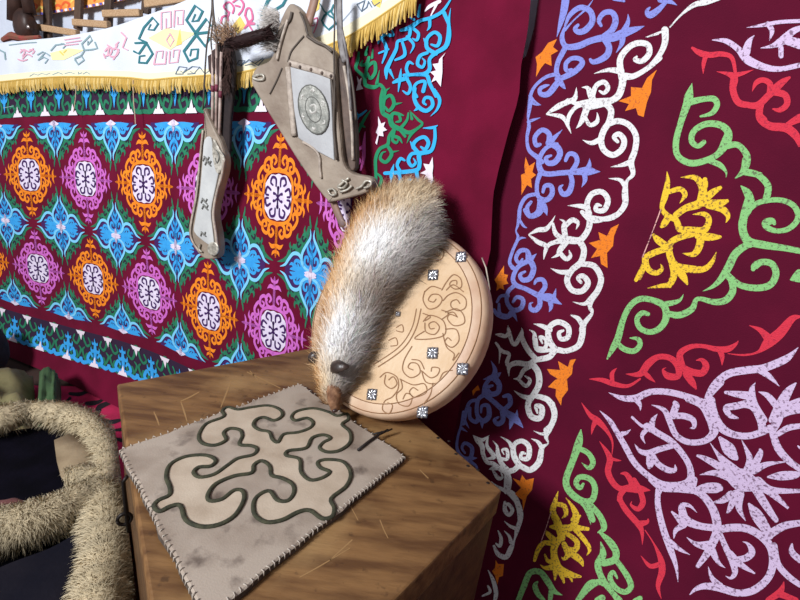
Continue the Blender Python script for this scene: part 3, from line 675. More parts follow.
RUN = [mat('white_cotton', rgb(226, 232, 240), .85, rgb(214, 220, 232), 8., .25, 500.), mat('teal_print', rgb(46, 116, 126), .85), mat('rose_print', rgb(216, 108, 152), .85), mat('pale_rose_print', rgb(222, 170, 188), .85),
       mat('yellow_print', rgb(246, 236, 176), .9), mat('slate_print', rgb(92, 112, 130), .85), mat('grey_blue_print', rgb(140, 166, 172), .85), mat('amber_print', rgb(236, 206, 110), .85), mat('cream_band', rgb(240, 232, 200), .9)]
EW = Emb(mb, lambda x, y, h: hit(c_run, x, y, .001 + .0008 * h)[2])
# cream hem band above the fringe
for (x0, y0), (x1, y1) in zip(LOW, LOW[1:]):
    d0 = 8 if x0 < 210 else 9; EW.poly([(x0, y0 - 1), (x1, y1 - 1), (x1, y1 - d0 - (5 if x1 > 280 else 0)), (x0, y0 - d0 - (5 if x0 > 280 else 0))], 8, 0)
def rw(m, h, ox, oy, k, txt):
    for st in parse(txt, ox, oy, k): EW.strip([(x, y, w_ * (1.25 if k == 6.667 else .95)) for x, y, w_ in st], m, h, 2 if m in (2, 3) and k != 4 else (3 if k == 6.667 and m == 3 else 1 if m in (1, 3, 5, 6) else 3))
EW.poly([(148, 38), (166, 28), (196, 33), (170, 50)], 4, 0); EW.poly([(50, 53), (68, 48), (84, 50), (64, 60), (52, 60)], 4, 0); EW.poly([(232, 26), (240, 16), (246, 26), (238, 34)], 7, 0); EW.poly([(180, 28), (176, 46), (182, 44)], 7, 0)
EW.poly([(372, -8), (384, -8), (380, 8), (372, 4)], 7, 0); EW.poly([(311, -6), (321, -6), (319, 9), (313, 14)], 7, 0)
rw(1, 1, 120, 0, 4, '''105 170 10 75 155 10 95 110 10 130 70 10 152 95 9 135 120 8 112 118 7 122 98 6 | 105 170 10 60 172 8 | 105 172 10 75 215 10 55 205 8 | 105 172 10 130 215 10 105 252 10 75 250 10 78 225 8 98 222 7
302 132 12 265 80 12 300 22 12 330 45 12 312 82 10 288 86 9 300 58 7 | 302 132 12 345 75 12 364 104 8 | 300 135 12 352 129 11 | 305 140 12 340 185 12 360 150 8 | 300 145 12 255 205 12 275 245 12 308 232 10 312 196 10 285 198 8 280 222 7
565 62 10 590 5 14 600 -6 12 | 575 70 8 610 45 11 650 20 12 664 -4 10 | 560 130 8 550 100 8''')
rw(3, 1, 120, 0, 4, '''165 115 7 165 50 7 202 45 7 203 108 7 184 114 6 184 75 6 | 215 106 7 218 42 7 254 40 7 250 97 7 230 98 6 230 68 6 | 135 257 7 146 205 7 172 203 6 168 232 5 | 135 257 7 181 255 7 185 207 7 | 199 206 7 196 252 7 230 248 7 238 198 7 214 200 6 212 228 5
200 135 6 215 160 6 200 186 6 185 160 6 200 135 6 | 5 130 7 25 150 8 10 190 7 30 200 5''')
rw(2, 1, 120, 0, 4, '''404 92 8 408 68 8 428 64 7 432 82 6 | 432 62 9 436 48 8 | 430 45 9 414 25 9 436 8 8 455 30 8 450 52 8 | 452 8 8 475 -6 8 494 15 9 488 40 8 474 58 8 | 462 22 8 478 26 8 | 500 62 9 506 36 9 522 35 8 530 75 9 512 92 12 535 94 12 | 500 62 8 512 92 10 498 112 8 | 512 96 8 528 120 6
''')
rw(5, 1, 120, 0, 4, '''222 296 4 236 266 4 268 270 4 252 292 4 242 284 3 | 252 292 4 288 266 4 318 268 4 296 294 4 282 286 3 | 270 296 4 300 294 4 | 318 268 4 340 296 4 372 270 4 382 292 3 | 222 296 4 252 296 4
460 270 4 476 242 4 500 242 4 484 262 4 474 256 3 | 484 264 4 516 238 4 540 254 4 572 232 4 | 540 254 4 552 262 4 576 236 4 | 500 262 4 524 256 4 540 264 4''')
rw(1, 1, 300, 0, 6.154, '''192 60 8 150 95 14 134 125 14 146 152 14 176 182 14 218 145 14 206 110 12 180 96 12 | 120 20 6 150 70 10 180 95 12 | 205 30 10 190 70 14 210 100 12''')
rw(2, 1, 300, 0, 6.154, '62 130 7 105 108 9 104 150 9 84 202 6 | 62 132 7 78 160 7 90 150 6')
rw(5, 1, 300, 0, 6.154, '350 26 6 378 70 6 410 44 6 420 12 5 | 378 70 6 396 10 5 | 440 8 6 456 36 6 490 14 6 | 350 26 5 400 2 5 | 260 130 3 330 50 3 | 420 8 6 440 42 6')
rw(6, 1, 0, 0, 6.667, '''560 335 9 545 292 9 600 236 10 612 268 9 582 300 8 585 275 7 | 560 335 8 612 330 9 648 322 9 632 282 8 | 500 390 9 540 372 9 560 340 8 | 260 395 8 300 350 8 330 370 7 | 340 335 8 370 300 8 425 292 7 | -10 330 9 30 350 9 35 395 8 | 500 400 9 520 430 9 560 400 8 540 370 8''')
rw(3, 1, 0, 0, 6.667, '''700 340 9 730 310 10 760 330 10 780 300 9 | 730 310 10 720 360 10 760 380 10 790 345 10 770 320 9 | 700 385 9 690 360 8 | 770 300 8 790 280 7 | 135 350 8 160 330 9 190 345 9 220 325 8 | 150 390 8 180 360 9 210 375 8 | 430 265 6 530 250 6 | 440 285 6 540 270 6 | 430 302 6 520 292 6''')
rw(6, 1, 0, 0, 6.667, '''255 400 8 290 380 8 320 395 7 300 420 7 | 410 290 7 440 300 8 420 320 7 | 250 365 7 285 345 7 | 60 300 5 120 292 5 180 285 5 240 282 5''')
rw(3, 1, 0, 0, 6.667, '''140 330 8 165 345 9 150 372 8 | 200 330 8 230 340 8 215 358 7 | 120 395 7 150 405 8 180 396 7 | 715 300 8 745 325 10 735 360 10 705 372 8 | 790 330 9 775 365 9 755 395 8''')
rw(7, 1, 0, 0, 6.667, '400 345 8 420 365 8 | 440 335 8 425 350 8')
rw(6, 1, 0, 60, 7.407, '220 120 5 250 102 5 280 112 5 310 98 5 340 110 5 370 96 5 | 390 108 6 430 92 6 460 104 6 | 480 100 5 520 90 5 550 102 5 | 580 90 7 580 104 6 606 94 6 | 615 104 6 640 88 6 664 104 6 | 25 355 5 100 340 4')
runner = mb.build('fringed_cloth', RUN)
tag(runner, 'white fringed cloth with teal and pink printed motifs hung along the top edge', 'cloth')
# gold fringe
fb = MB(); cum = [0.]
for a, b_ in zip(lo, lo[1:]): cum.append(cum[-1] + math.hypot(a[0] - b_[0], a[1] - b_[1]))
def on_low(d):
    for i in range(len(cum) - 1):
        if d <= cum[i + 1]:
            t = (d - cum[i]) / max(cum[i + 1] - cum[i], 1e-9); return [lo[i][q] + (lo[i + 1][q] - lo[i][q]) * t for q in (0, 1)]
    return lo[-1]
d = 0.
while d < cum[-1]:
    s, z = on_low(d); L = .036 + .008 * max(0., min(1., (s + .9) / .4)) + random.uniform(-.005, .004); ds = random.uniform(-.006, .006)
    fb.tube([spt(c_run, s, z + .004, .0025), spt(c_run, s + ds * .4, z - L * .5, .004 + random.uniform(0, .004)), spt(c_run, s + ds, z - L, .003 + random.uniform(-.002, .004))], [.0022, .0027, .0017], 5, random.choice((0, 0, 1)))
    d += .0044
# head braid of the fringe
fb.tube([spt(c_run, s, z + .002, .003) for s, z in lo], .0035, 5, 0)
fr = fb.build('fringe', [mat('gold_thread', rgb(206, 170, 84), .6), mat('pale_gold_thread', rgb(232, 204, 132), .6)], runner); tag(fr, 'gold tassel fringe', kind='stuff')
# loose threads caught on the cloth
for pts in ([(76, 86), (75.5, 98), (73.5, 112)], [(133, 80), (133.5, 100), (135, 116), (135.5, 124)]):
    tb = MB(); tb.tube([hit(c_run, x, y, .008)[2] for x, y in pts], .0014, 5); tb.build('thread', mat('cotton_thread', rgb(200, 176, 150), .8), runner)

# ------------------------------------------------------------------ top left: lattice wall, patterned band, leather bundle
WOODD = mat('dark_lattice_wood', rgb(86, 64, 50), .7, rgb(60, 44, 34), 30., .2, 80.); WOODL = mat('pale_cut_wood', rgb(196, 164, 128), .7, rgb(164, 128, 92), 60., .2, 90., stretch=((0, 0, 0), (1, 8, 8)))
lat = thing('wooden_lattice', 'dark wooden wall lattice with pale bars above the white fringed cloth', 'lattice', spt(c_flat(1.22), -2.2, -CAMH + .02))
cl = c_flat(1.22)
def bar(p0, p1, w0, w1, m, name, c=cl, dep=.012):
    a = hit(c, *p0)[2]; b_ = hit(c, *p1)[2]; ax = (b_ - a) * .5; u = ax.normalized(); v = u.cross(WN).normalized()
    q = MB(); q.box((a + b_) * .5, ax, v * w0, WN * dep, 0); o = q.build(name, m, lat)
    bv = o.modifiers.new('bevel', 'BEVEL'); bv.width = .003; bv.segments = 2
for p0, p1, w in (((47, -60), (48, 40), .017), ((82, -60), (78, 30), .016), ((112, -60), (108, 28), .016), ((150, -60), (146, 14), .016), ((182, -70), (178, 8), .016)): bar(p0, p1, w, w, WOODD, 'slat', c_flat(1.24), .007)
for p0, p1, w in (((37, 27), (78, 33.5), .0105), ((74, 22.5), (109, 25), .0105), ((104, 14), (141, 13), .0105), ((146, 4.5), (190, -2), .0105)): bar(p0, p1, w, w, WOODL, 'slat', c_flat(1.222), .009)
band = MB(); cb = c_flat(1.258)
TOP = [(20, 17), (40, 15), (60, 12), (85, 8), (106, 4), (126, -1), (150, -10), (175, -24)]
for (x0, y0), (x1, y1) in zip(TOP, TOP[1:]):
    P = [hit(cb, x0, y0)[2], hit(cb, x1, y1)[2], hit(cb, x1, -75)[2], hit(cb, x0, -75)[2]]; band.add(P + [p + WN * .006 for p in P], [(0, 1, 2, 3), (7, 6, 5, 4), (0, 4, 5, 1)], 0)
EB = Emb(band, lambda x, y, h: hit(cb, x, y, .001 + .001 * h)[2])
for (x0, y0), (x1, y1) in zip(TOP, TOP[1:]):
    for q in range(6):
        t = q / 6.; x = x0 + (x1 - x0) * t; y = y0 + (y1 - y0) * t; EB.poly([(x, y - 2.5), (x + 2.6, y - 3), (x + 3.4, y - .6), (x + .8, y)], 2 if q % 2 else 1, 0)
for x, y, m in ((34, 7, 3), (52, 4, 4), (66, 5, 3), (75, 2, 4), (92, -1, 3), (100, -4, 4), (58, 8, 3), (41, 10, 4)):
    EB.strip([(x - 4, y, 1.5), (x - 1, y - 3, 2.5), (x + 3, y - 1, 2.5), (x + 2, y + 2, 1.5)], m, 0)
tag(band.build('patterned_band', [mat('marigold_cloth', rgb(244, 172, 84), .85, rgb(236, 140, 60), 30.), mat('violet_cord', rgb(96, 84, 168), .8), mat('white_cord', rgb(232, 230, 240), .8), mat('vermilion_print', rgb(228, 96, 44), .85), mat('lemon_print', rgb(250, 214, 110), .85)]),
    'orange patterned band with violet and white corded edge behind the lattice', 'textile band')
LB = MB(); cq = c_flat(1.185)
def blob(mb, c, rx, ry, rz, m=0, n=10, wob=.12, seed=1):
    r = random.Random(seed); V = []; Fc = []; ph = [r.uniform(0, 6) for _ in range(4)]
    for i in range(n + 1):
        a = PI * i / n
        for j in range(2 * n):
            w = 2 * PI * j / (2 * n); k = 1 + wob * math.sin(3 * w + ph[0] + 2 * a) * math.sin(a) + wob * .6 * math.sin(5 * w + ph[1] - 3 * a) * math.sin(a)
            V.append(c + rx * (math.sin(a) * math.cos(w) * k) + ry * (math.sin(a) * math.sin(w) * k) + rz * (math.cos(a) * k))
    for i in range(n):
        for j in range(2 * n): Fc.append((i * 2 * n + j, i * 2 * n + (j + 1) % (2 * n), (i + 1) * 2 * n + (j + 1) % (2 * n), (i + 1) * 2 * n + j))
    mb.add(V, Fc, m)
pc = hit(cq, 25, 26)[2]
lbag = thing('leather_bag', 'small dark brown leather bag with a metal rivet at top left corner', 'bag', pc - UP * .07)
blob(LB, pc, WT * .052, WN * .03, UP * .055, seed=3); LB.tube([hit(cq, 17, 22)[2], hit(cq, 16, -10)[2], hit(cq, 19, -60)[2]], [.03, .026, .02], 10); LB.tube([hit(cq, 30, 14)[2], hit(cq, 25, -12)[2], hit(cq, 21, -60)[2]], [.02, .018, .016], 10)
LB.build('body', mat('dark_leather', rgb(66, 42, 34), .5, rgb(44, 28, 24), 20., .3, 60.), lbag, True)
q = MB(); blob(q, hit(c_flat(1.153), 28, 27)[2], WT * .007, WN * .004, UP * .007, wob=0.); q.build('rivet', mat('dull_metal', rgb(190, 180, 176), .35, metal=.9), lbag, True)
q = MB(); q.tube([hit(c_flat(1.165), x, y)[2] for x, y in ((3, 40), (12, 36), (25, 39), (40, 37))], [.008, .014, .01, .006], 8); tag(q.build('cord', mat('red_cord', rgb(150, 62, 56), .85, rgb(120, 80, 60), 40.)), 'dull red cord lying on the cloth top under the leather bag', 'cord')
# ------------------------------------------------------------------ leather gear hanging in front of the cloth
def parse_pts(t):
    v = [float(q) for q in t.replace(',', ' ').split()]; return [(v[i], v[i + 1]) for i in range(0, len(v), 2)]
def slab(mb, outline, c, th, m=0, inset=.004, sub=3, smooth=True, dome=0.):
    """a padded leather shape: outline (pixels) cut on the plane c, with rounded edges and thickness th"""
    P = [hit(c_flat(c), x, y)[:2] for x, y in outline]
    if smooth: P = [q[:2] for q in spline(P, sub, True)]
    n = len(P); area = sum(P[i][0] * P[(i + 1) % n][1] - P[(i + 1) % n][0] * P[i][1] for i in range(n)); sg = 1 if area > 0 else -1
    N = []
    for i in range(n):
        a = P[i - 1]; b_ = P[(i + 1) % n]; dx, dz = b_[0] - a[0], b_[1] - a[1]; l = math.hypot(dx, dz) or 1.; N.append((sg * -dz / l, sg * dx / l))   # inward
    V = []
    for dp, ins in ((th, inset * .5), (th * .75, 0.), (th * .25, 0.), (th * .06, inset * .45), (0., inset * 1.2)):
        for (s, z), (nx, nz) in zip(P, N): V.append(spt(c_flat(c), s + nx * ins, z + nz * ins, -dp))
    Fc = []
    for r in range(4):
        for i in range(n):
            q = (r * n + i, r * n + (i + 1) % n, (r + 1) * n + (i + 1) % n, (r + 1) * n + i); Fc.append(q if sg > 0 else q[::-1])
    top = tuple(4 * n + i for i in range(n)); bot = tuple(range(n))
    Fc += [top if sg > 0 else top[::-1], bot[::-1] if sg > 0 else bot]
    mb.add(V, Fc, m)
def line(mb, pts, c, r, m=0, sub=4, n=6, flat=None):
    P = [hit(c_flat(c), x, y)[2] for x, y in pts]
    if len(P) > 2: P = [Vector(q) for q in spline([tuple(p) for p in P], sub)]
    mb.tube(P, r, n, m, flat)
LEA = mat('grey_brown_leather', rgb(164, 150, 134), .6, rgb(132, 116, 102), 12., .5, 60., detail=6.); LEAL = mat('pale_grey_leather', rgb(186, 188, 190), .5, rgb(166, 166, 168), 12., .2, 90.)
LEAT = mat('cream_leather_thong', rgb(196, 182, 168), .6, rgb(160, 146, 134), 60., .3, 200.); LEAD = mat('dark_leather_thong', rgb(84, 74, 66), .6); SILV = mat('tarnished_silver', rgb(226, 220, 206), .35, rgb(150, 144, 132), 90., .3, 200., metal=.35)
BROWN = mat('brown_gusset_leather', rgb(104, 86, 76), .65, rgb(74, 60, 54), 30., .3, 80.)
pc = hit(c_flat(1.10), 315, 120)[2]
bc = thing('bow_case', 'big grey leather bow case with a round medallion hanging left of the blue scroll border', 'bow case', pc)
q = MB(); slab(q, parse_pts('290 3 298 8 304 19 306 32 314 39 330 48 335 62 337 100 340 135 343 162 352 173 369 177 373 184 366 193 345 199 331 202 326 200 301 166 276 126 258 96 251 81 256 67 269 60 275 46 277 30 283 13'), 1.082, .03, sub=4); q.build('body', LEA, bc)
q = MB(); slab(q, parse_pts('289 66 330 76 332 120 334 160 318 152 298 138 293 105'), 1.077, .008, inset=.003, smooth=False); q.build('front_panel', LEAL, bc)
q = MB(); slab(q, parse_pts('337 58 344 64 351 95 355 135 355 168 348 166 343 130 340 95'), 1.092, .022); q.build('gusset', BROWN, bc)
q = MB(); med = MB(); P = [(313.5 + 15. * math.cos(a) - 3. * math.sin(a), 109.5 - 24.5 * math.sin(a) + 2. * math.cos(a)) for a in [2 * PI * k / 24 for k in range(24)]]
slab(med, P, 1.0735, .004, inset=.002, sub=1); 
mo = med.build('medallion', mat('etched_grey_metal', rgb(172, 172, 164), .45, rgb(124, 126, 120), 50., .4, 120., metal=.2), bc)
q = MB()
for k, (a0, r0, w) in enumerate([(0, 1., .0022), (0, .52, .002)]):
    line(q, [(313.5 + r0 * (15. * math.cos(a) - 3. * math.sin(a)), 109.5 + r0 * (-24.5 * math.sin(a) + 2. * math.cos(a))) for a in [2 * PI * j / 20 for j in range(21)]], 1.0742, w * .8, 0, 1)
for k in range(6):
    a = 2 * PI * k / 6 + .4; x = 313.5 + .75 * (15. * math.cos(a) - 3. * math.sin(a)); y = 109.5 - .75 * 24.5 * math.sin(a) + 1.5 * math.cos(a)
    line(q, [(x - 1.6 * math.sin(a), y - 2.4 * math.cos(a)), (x + 1.6 * math.cos(a), y - 2. * math.sin(a)), (x + 1.6 * math.sin(a), y + 2.4 * math.cos(a))], 1.0745, .003, 1, 3)
line(q, [(311, 106), (315, 105), (316, 111), (312, 113), (310, 110)], 1.0745, .003, 1, 3)
q.build('engraving', [mat('dark_engraving', rgb(104, 104, 100), .5, metal=.2), mat('bright_engraving', rgb(206, 204, 198), .45, metal=.2)], mo)
q = MB(); line(q, [(289, 63), (303, 67), (318, 71), (334, 77)], 1.078, .0085, flat=(WN, .5)); line(q, [(288, 67), (290, 90), (292, 115), (294, 136)], 1.078, .009, flat=(WN, .5)); q.build('thong_trim', LEAT, bc, True)
for x, y in ((290, 64), (300, 67), (311, 69.5), (322, 73), (331, 76)):
    q = MB(); blob(q, hit(c_flat(1.074), x, y)[2], WT * .004, WN * .003, UP * .004, n=6, wob=0); q.build('stud', BROWN, bc, True)
q = MB()
line(q, [(331, 78), (334, 100), (334, 130), (337, 160)], 1.077, .0035); line(q, [(303, 142), (313, 148), (319, 156), (320, 168), (321, 178)], 1.078, .0035, 1); line(q, [(304, 36), (297, 44), (291, 52), (288, 62)], 1.081, .0022); line(q, [(282, 68), (277, 80), (270, 94)], 1.081, .0022)
line(q, [(292, 12), (290, 20), (283, 28), (278, 40), (274, 52)], 1.08, .004); line(q, [(288, 20), (284, 32), (280, 46), (277, 60)], 1.079, .004, 1); line(q, [(307, 36), (316, 42), (325, 46), (332, 52)], 1.079, .0035); line(q, [(300, 12), (305, 24), (308, 36)], 1.08, .0025)
line(q, [(344, 66), (349, 95), (352, 130), (353, 160)], 1.089, .004, 1)
q.build('lacing', [LEAD, LEAT], bc, True)
q = MB()
line(q, [(328, 190), (331, 195), (336, 194), (333, 189), (328, 190)], 1.076, .003); line(q, [(342, 180), (347, 183), (343, 188), (338, 187), (341, 184), (349, 178)], 1.076, .003); line(q, [(340, 192), (347, 190), (352, 186)], 1.076, .003); line(q, [(356, 189), (362, 186), (366, 181), (371, 182), (370, 186), (364, 188)], 1.076, .003)
q.build('silver_mount', SILV, bc, True)
q = MB(); line(q, [(253, 77), (258, 75), (263, 75), (264, 79), (258, 80), (253, 78)], 1.079, .0032, 0, 4); q.build('buckle', SILV, bc, True)
q = MB(); line(q, [(339, -12), (339.5, 20), (341, 45), (345, 62)], 1.082, .0085, 0, flat=(WN, .25)); line(q, [(335, -12), (334.5, 30), (334, 60), (335, 110)], 1.077, .0022, 1); line(q, [(345, 55), (350, 70), (354, 95), (356, 120)], 1.085, .003, 1)
line(q, [(342, 30), (347, 55), (349, 80), (351, 110)], 1.083, .0035, 0); q.build('hanging_strap', [mat('worn_grey_strap', rgb(150, 146, 146), .6, rgb(96, 90, 90), 50.), LEAD], bc, True)
h = Hair(); base = hit(c_flat(1.07), 276, 30)
for k in range(1100):
    x = random.uniform(268, 280); y = random.uniform(12, 50); p = hit(c_flat(random.uniform(1.075, 1.105)), x, y)[2]
    d = WT * random.uniform(-1.1, -.2) + UP * random.uniform(-.4, .7) - WN * random.uniform(0, .5); g = random.uniform(.7, 1.1)
    h.blade(p, d, random.uniform(.015, .05), .0014, tuple(v * g for v in rgb(176, 166, 158)[:3]), tuple(min(1., v * g) for v in rgb(226, 220, 214)[:3]), b=.15, nrm=-WN * .8 + UP * .3 - WT * .4)
h.build('fur_tuft', hair_mat('grey_fur'), bc)
# the bow inside the case
q = MB(); line(q, [(317, -12), (313, 6), (309, 20), (306, 34), (312, 90), (326, 170), (333, 200), (338, 214), (344, 227)], 1.105, [.012] * 8 + [.013] * 16 + [.011] * 8 + [.006], 0, 4, 8, flat=(WN, .5))
tag(q.build('bow', mat('horn_brown', rgb(150, 116, 98), .5, rgb(122, 104, 106), 12., .2, 60.), None, True), 'brown curved bow whose two ends stick out of the bow case', 'bow')

pc = hit(c_flat(1.10), 208, 190)[2]
qv = thing('quiver', 'narrow grey leather quiver hanging in front of the orchid lozenge', 'quiver', pc)
q = MB(); slab(q, parse_pts('203.5 108 208 116 215 131 221 144 224.5 158 224 172 219 190 214.5 214 217.5 233 219 248 216.5 258 205 259 196 251 189.5 239 188.5 226 194 196 198 160 201.5 140 203.5 124'), 1.086, .026, sub=4); q.build('body', LEA, qv)
q = MB(); slab(q, parse_pts('204 140 211 138 213 156 219 165 215 188 210.5 212 212.5 232 213 246 203 241 194 232 194.5 222 199 196 202 164'), 1.081, .006, inset=.0025); q.build('front_panel', mat('white_grey_leather', rgb(206, 208, 206), .5, rgb(186, 188, 188), 14., .2, 90.), qv)
q = MB(); slab(q, parse_pts('213 139 219 149 224.5 160 219 173 215 170 212 154'), 1.079, .006, inset=.003); fl = q.build('flap', SILV, qv)
EMB = mat('dark_emboss', rgb(120, 120, 116), .6)
for x, y, k in ((206, 159, 1.), (208, 163, 1.), (204, 201, 1.), (205, 207, 1.), (203, 234, .8)):
    q = MB(); line(q, [(x - 3 * k, y + 2), (x - 1, y - 2 * k), (x + 1, y + 1), (x + 3 * k, y - 2)], 1.0795, .0022, 0, 4); line(q, [(x - 2, y - 3 * k), (x, y), (x + 3, y + 3 * k)], 1.0795, .002, 0, 4); q.build('embossed_motif', EMB, qv, True)
q = MB(); line(q, [(216, 150), (219, 156), (217, 163), (215, 158)], 1.0775, .0015, 0); q.build('embossed_motif', EMB, fl, True)
q = MB(); P = [(212.5 + 5.6 * math.cos(a), 249 - 7 * math.sin(a)) for a in [2 * PI * k / 16 for k in range(16)]]; slab(q, P, 1.077, .006, sub=1); q.build('end_boss', SILV, qv)
q = MB(); line(q, [(224, 160), (222, 175), (217, 192), (213.5, 214), (216, 234), (217.5, 248)], 1.082, .004); line(q, [(203, 130), (200, 160), (196.5, 196), (191, 226), (192, 240), (200, 252)], 1.082, .003); line(q, [(200, 244), (199, 249), (202, 252)], 1.08, .003, 1); q.build('edge_cord', [LEAT, SILV], qv, True)
q = MB(); slab(q, parse_pts('219 40 228 40 234 60 233 90 230 120 229 150 226 158 220 142 214 128 214 100 216 60'), 1.106, .012); q.build('back_flap', mat('dark_brown_hide', rgb(44, 32, 32), .85, rgb(28, 20, 22), 40., .3, 80.), qv)
q = MB(); line(q, [(211.5, -12), (212, 8), (209, 30), (206, 55), (203, 110)], 1.093, .0022); line(q, [(212, -12), (213, 10), (216, 35), (219, 62)], 1.091, .003); line(q, [(212.5, 0), (213, 20), (211, 40), (213, 60)], 1.096, .002); q.build('hanging_strap', LEAD, qv, True)
h = Hair()
for k in range(420):
    x = random.uniform(215, 239); y = random.uniform(28, 46); p = hit(c_flat(random.uniform(1.09, 1.115)), x, y)[2]; g = random.uniform(.6, 1.2)
    d = WT * random.gauss(0, .6) + UP * random.uniform(.1, 1.) - WN * random.uniform(0, .4)
    h.blade(p, d, random.uniform(.015, .038), .002, tuple(v * g for v in rgb(84, 58, 50)[:3]), tuple(v * g for v in rgb(188, 152, 118)[:3]), b=.1, nrm=-WN + UP * .5)
for k in range(300):
    x = random.uniform(221, 230); y = random.uniform(45, 90); p = hit(c_flat(1.10), x, y)[2]; g = random.uniform(.6, 1.2)
    h.blade(p, WT * random.uniform(-.3, .8) - UP * random.uniform(.4, 1.) - WN * .3, random.uniform(.015, .03), .002, tuple(v * g for v in rgb(54, 36, 34)[:3]), tuple(v * g for v in rgb(86, 62, 56)[:3]), b=.1, nrm=-WN)
h.build('fur_tuft', hair_mat('brown_fur'), qv)
P = [hit(c_flat(1.06), x, y)[2] for x, y in ((226, 44), (238, 42.5), (250, 39), (262, 35), (271, 31))]
h = Hair(); tq = MB(); tq.tube(P, [.008, .014, .016, .014, .008], 8); h.solid(tq.V, tq.F, [rgb(44, 28, 28)[:3]] * len(tq.V))
for k in range(700):
    t = random.uniform(0, 3.999); i = int(t); p = P[i] + (P[i + 1] - P[i]) * (t - i); a = random.uniform(0, 2 * PI); nrm = UP * math.cos(a) - WN * math.sin(a)
    h.blade(p + nrm * .009, (P[i + 1] - P[i]).normalized() * .9 + nrm * .45, random.uniform(.012, .024), .0018, rgb(40, 24, 26)[:3], rgb(72, 50, 48)[:3], b=.05)
tl = h.build('fur_tail', hair_mat('dark_fur')); tag(tl, 'dark brown fur tail stretched between quiver and bow case', 'fur tail')
ARM = [mat('birch_shaft', rgb(206, 186, 176), .6, rgb(150, 124, 116), 40.), mat('wine_binding', rgb(120, 50, 70), .7), mat('dark_feather', rgb(70, 52, 50), .8)]
for k, (x0, y0, x1, y1, w) in enumerate(((213, 50, 212.5, 140, 'arrow with dark fletching, leftmost of those in the quiver'), (217, 44, 216, 146, 'arrow with pale shaft in the quiver, between two others'), (221.5, 52, 219, 150, 'arrow in the quiver nearest the dark back flap, right of the others'))):
    a = hit(c_flat(1.092), x0, y0)[2]; b_ = hit(c_flat(1.100), x1, y1)[2]
    t = thing('arrow', w, 'arrow', b_, 'arrows in the quiver'); q = MB(); q.tube([a, b_], .0044, 8); q.build('shaft', ARM[0], t, True)
    q = MB(); m_ = a.lerp(b_, .40); q.tube([a.lerp(b_, .38), a.lerp(b_, .45)], .0052, 8); q.build('binding', ARM[1], t, True)
    for j in range(3):
        ang = 2 * PI * j / 3 + .5; nd = WT * math.cos(ang) - WN * math.sin(ang); q = MB(); p0, p1 = a.lerp(b_, .03), a.lerp(b_, .30); sdv = nd.cross((b_ - a).normalized()) * .0006
        V = []
        for s_ in (-1, 1): V += [p0 + sdv * s_, p0.lerp(p1, .15) + nd * .013 + sdv * s_, p0.lerp(p1, .7) + nd * .011 + sdv * s_, p1 + sdv * s_]
        q.add(V, [(0, 1, 2, 3), (7, 6, 5, 4), (0, 4, 5, 1), (1, 5, 6, 2), (2, 6, 7, 3), (3, 7, 4, 0)]); q.build('fletching', ARM[2], t)

# ------------------------------------------------------------------ the chest
ZT = CAMH - .60
A_ = at_z(117, 384, ZT); C_ = at_z(502, 490, ZT); B_ = Vector((-.175, 1.307, ZT)); D_ = Vector((-.132, .268, ZT)); QD = [A_, D_, C_, B_]
GR = math.atan2(B_.y - A_.y, B_.x - A_.x)
def wood(name, c0, c1, c2, rough=.55):
    m = mat(name, rgb(*c0), rough, rgb(*c1), 7., .25, 30., stretch=((0, 0, -GR), (1.1, 5.5, 5.5)), detail=8., vlo=.38, vhi=.62, spec=.35)
    nt = m.node_tree; b = nt.nodes['Principled BSDF']; src = b.inputs['Base Color'].links[0].from_socket
    tc = nt.nodes.new('ShaderNodeTexCoord'); n = nt.nodes.new('ShaderNodeTexNoise'); n.inputs['Scale'].default_value = 5.; n.inputs['Detail'].default_value = 5.
    r = nt.nodes.new('ShaderNodeMapRange'); r.inputs['From Min'].default_value = .52; r.inputs['From Max'].default_value = .72; r.inputs['To Max'].default_value = .85
    mx = nt.nodes.new('ShaderNodeMix'); mx.data_type = 'RGBA'; nt.links.new(tc.outputs['Object'], n.inputs['Vector']); nt.links.new(n.outputs['Fac'], r.inputs['Value'])
    nt.links.new(r.outputs['Result'], mx.inputs['Factor']); nt.links.new(src, mx.inputs['A']); mx.inputs['B'].default_value = rgb(*c2); nt.links.new(mx.outputs['Result'], b.inputs['Base Color'])
    # fine dark wear specks
    n2 = nt.nodes.new('ShaderNodeTexNoise'); n2.inputs['Scale'].default_value = 55.; n2.inputs['Detail'].default_value = 3.; nt.links.new(tc.outputs['Object'], n2.inputs['Vector'])
    r2 = nt.nodes.new('ShaderNodeMapRange'); r2.inputs['From Min'].default_value = .64; r2.inputs['From Max'].default_value = .74; r2.inputs['To Max'].default_value = .6; nt.links.new(n2.outputs['Fac'], r2.inputs['Value'])
    m2 = nt.nodes.new('ShaderNodeMix'); m2.data_type = 'RGBA'; nt.links.new(r2.outputs['Result'], m2.inputs['Factor']); nt.links.new(mx.outputs['Result'], m2.inputs['A']); m2.inputs['B'].default_value = rgb(62, 40, 24)
    nt.links.new(m2.outputs['Result'], b.inputs['Base Color'])
    return m
WTOP = wood('worn_brown_wood', (134, 98, 60), (94, 63, 36), (164, 130, 86)); WSIDE = wood('brown_wood_shaded_side', (96, 68, 42), (72, 49, 30), (108, 78, 50)); SCR = mat('scratched_wood', rgb(160, 124, 80), .7)  # side wood is darker than the lid: the side's shade is put into its colour
cen = sum(QD, Vector()) / 4
chest = thing('wooden_chest', 'worn brown wooden chest with a felt mat and round leather shield on top', 'chest', Vector((cen.x, cen.y, 0)))
def prism(mb, quad, z0, z1, m=0):
    V = [Vector((p.x, p.y, z)) for z in (z0, z1) for p in quad]; mb.add(V, [(3, 2, 1, 0), (4, 5, 6, 7)] + [(i, (i + 1) % 4, 4 + (i + 1) % 4, 4 + i) for i in range(4)], m)
q = MB(); prism(q, QD, ZT - .055, ZT)
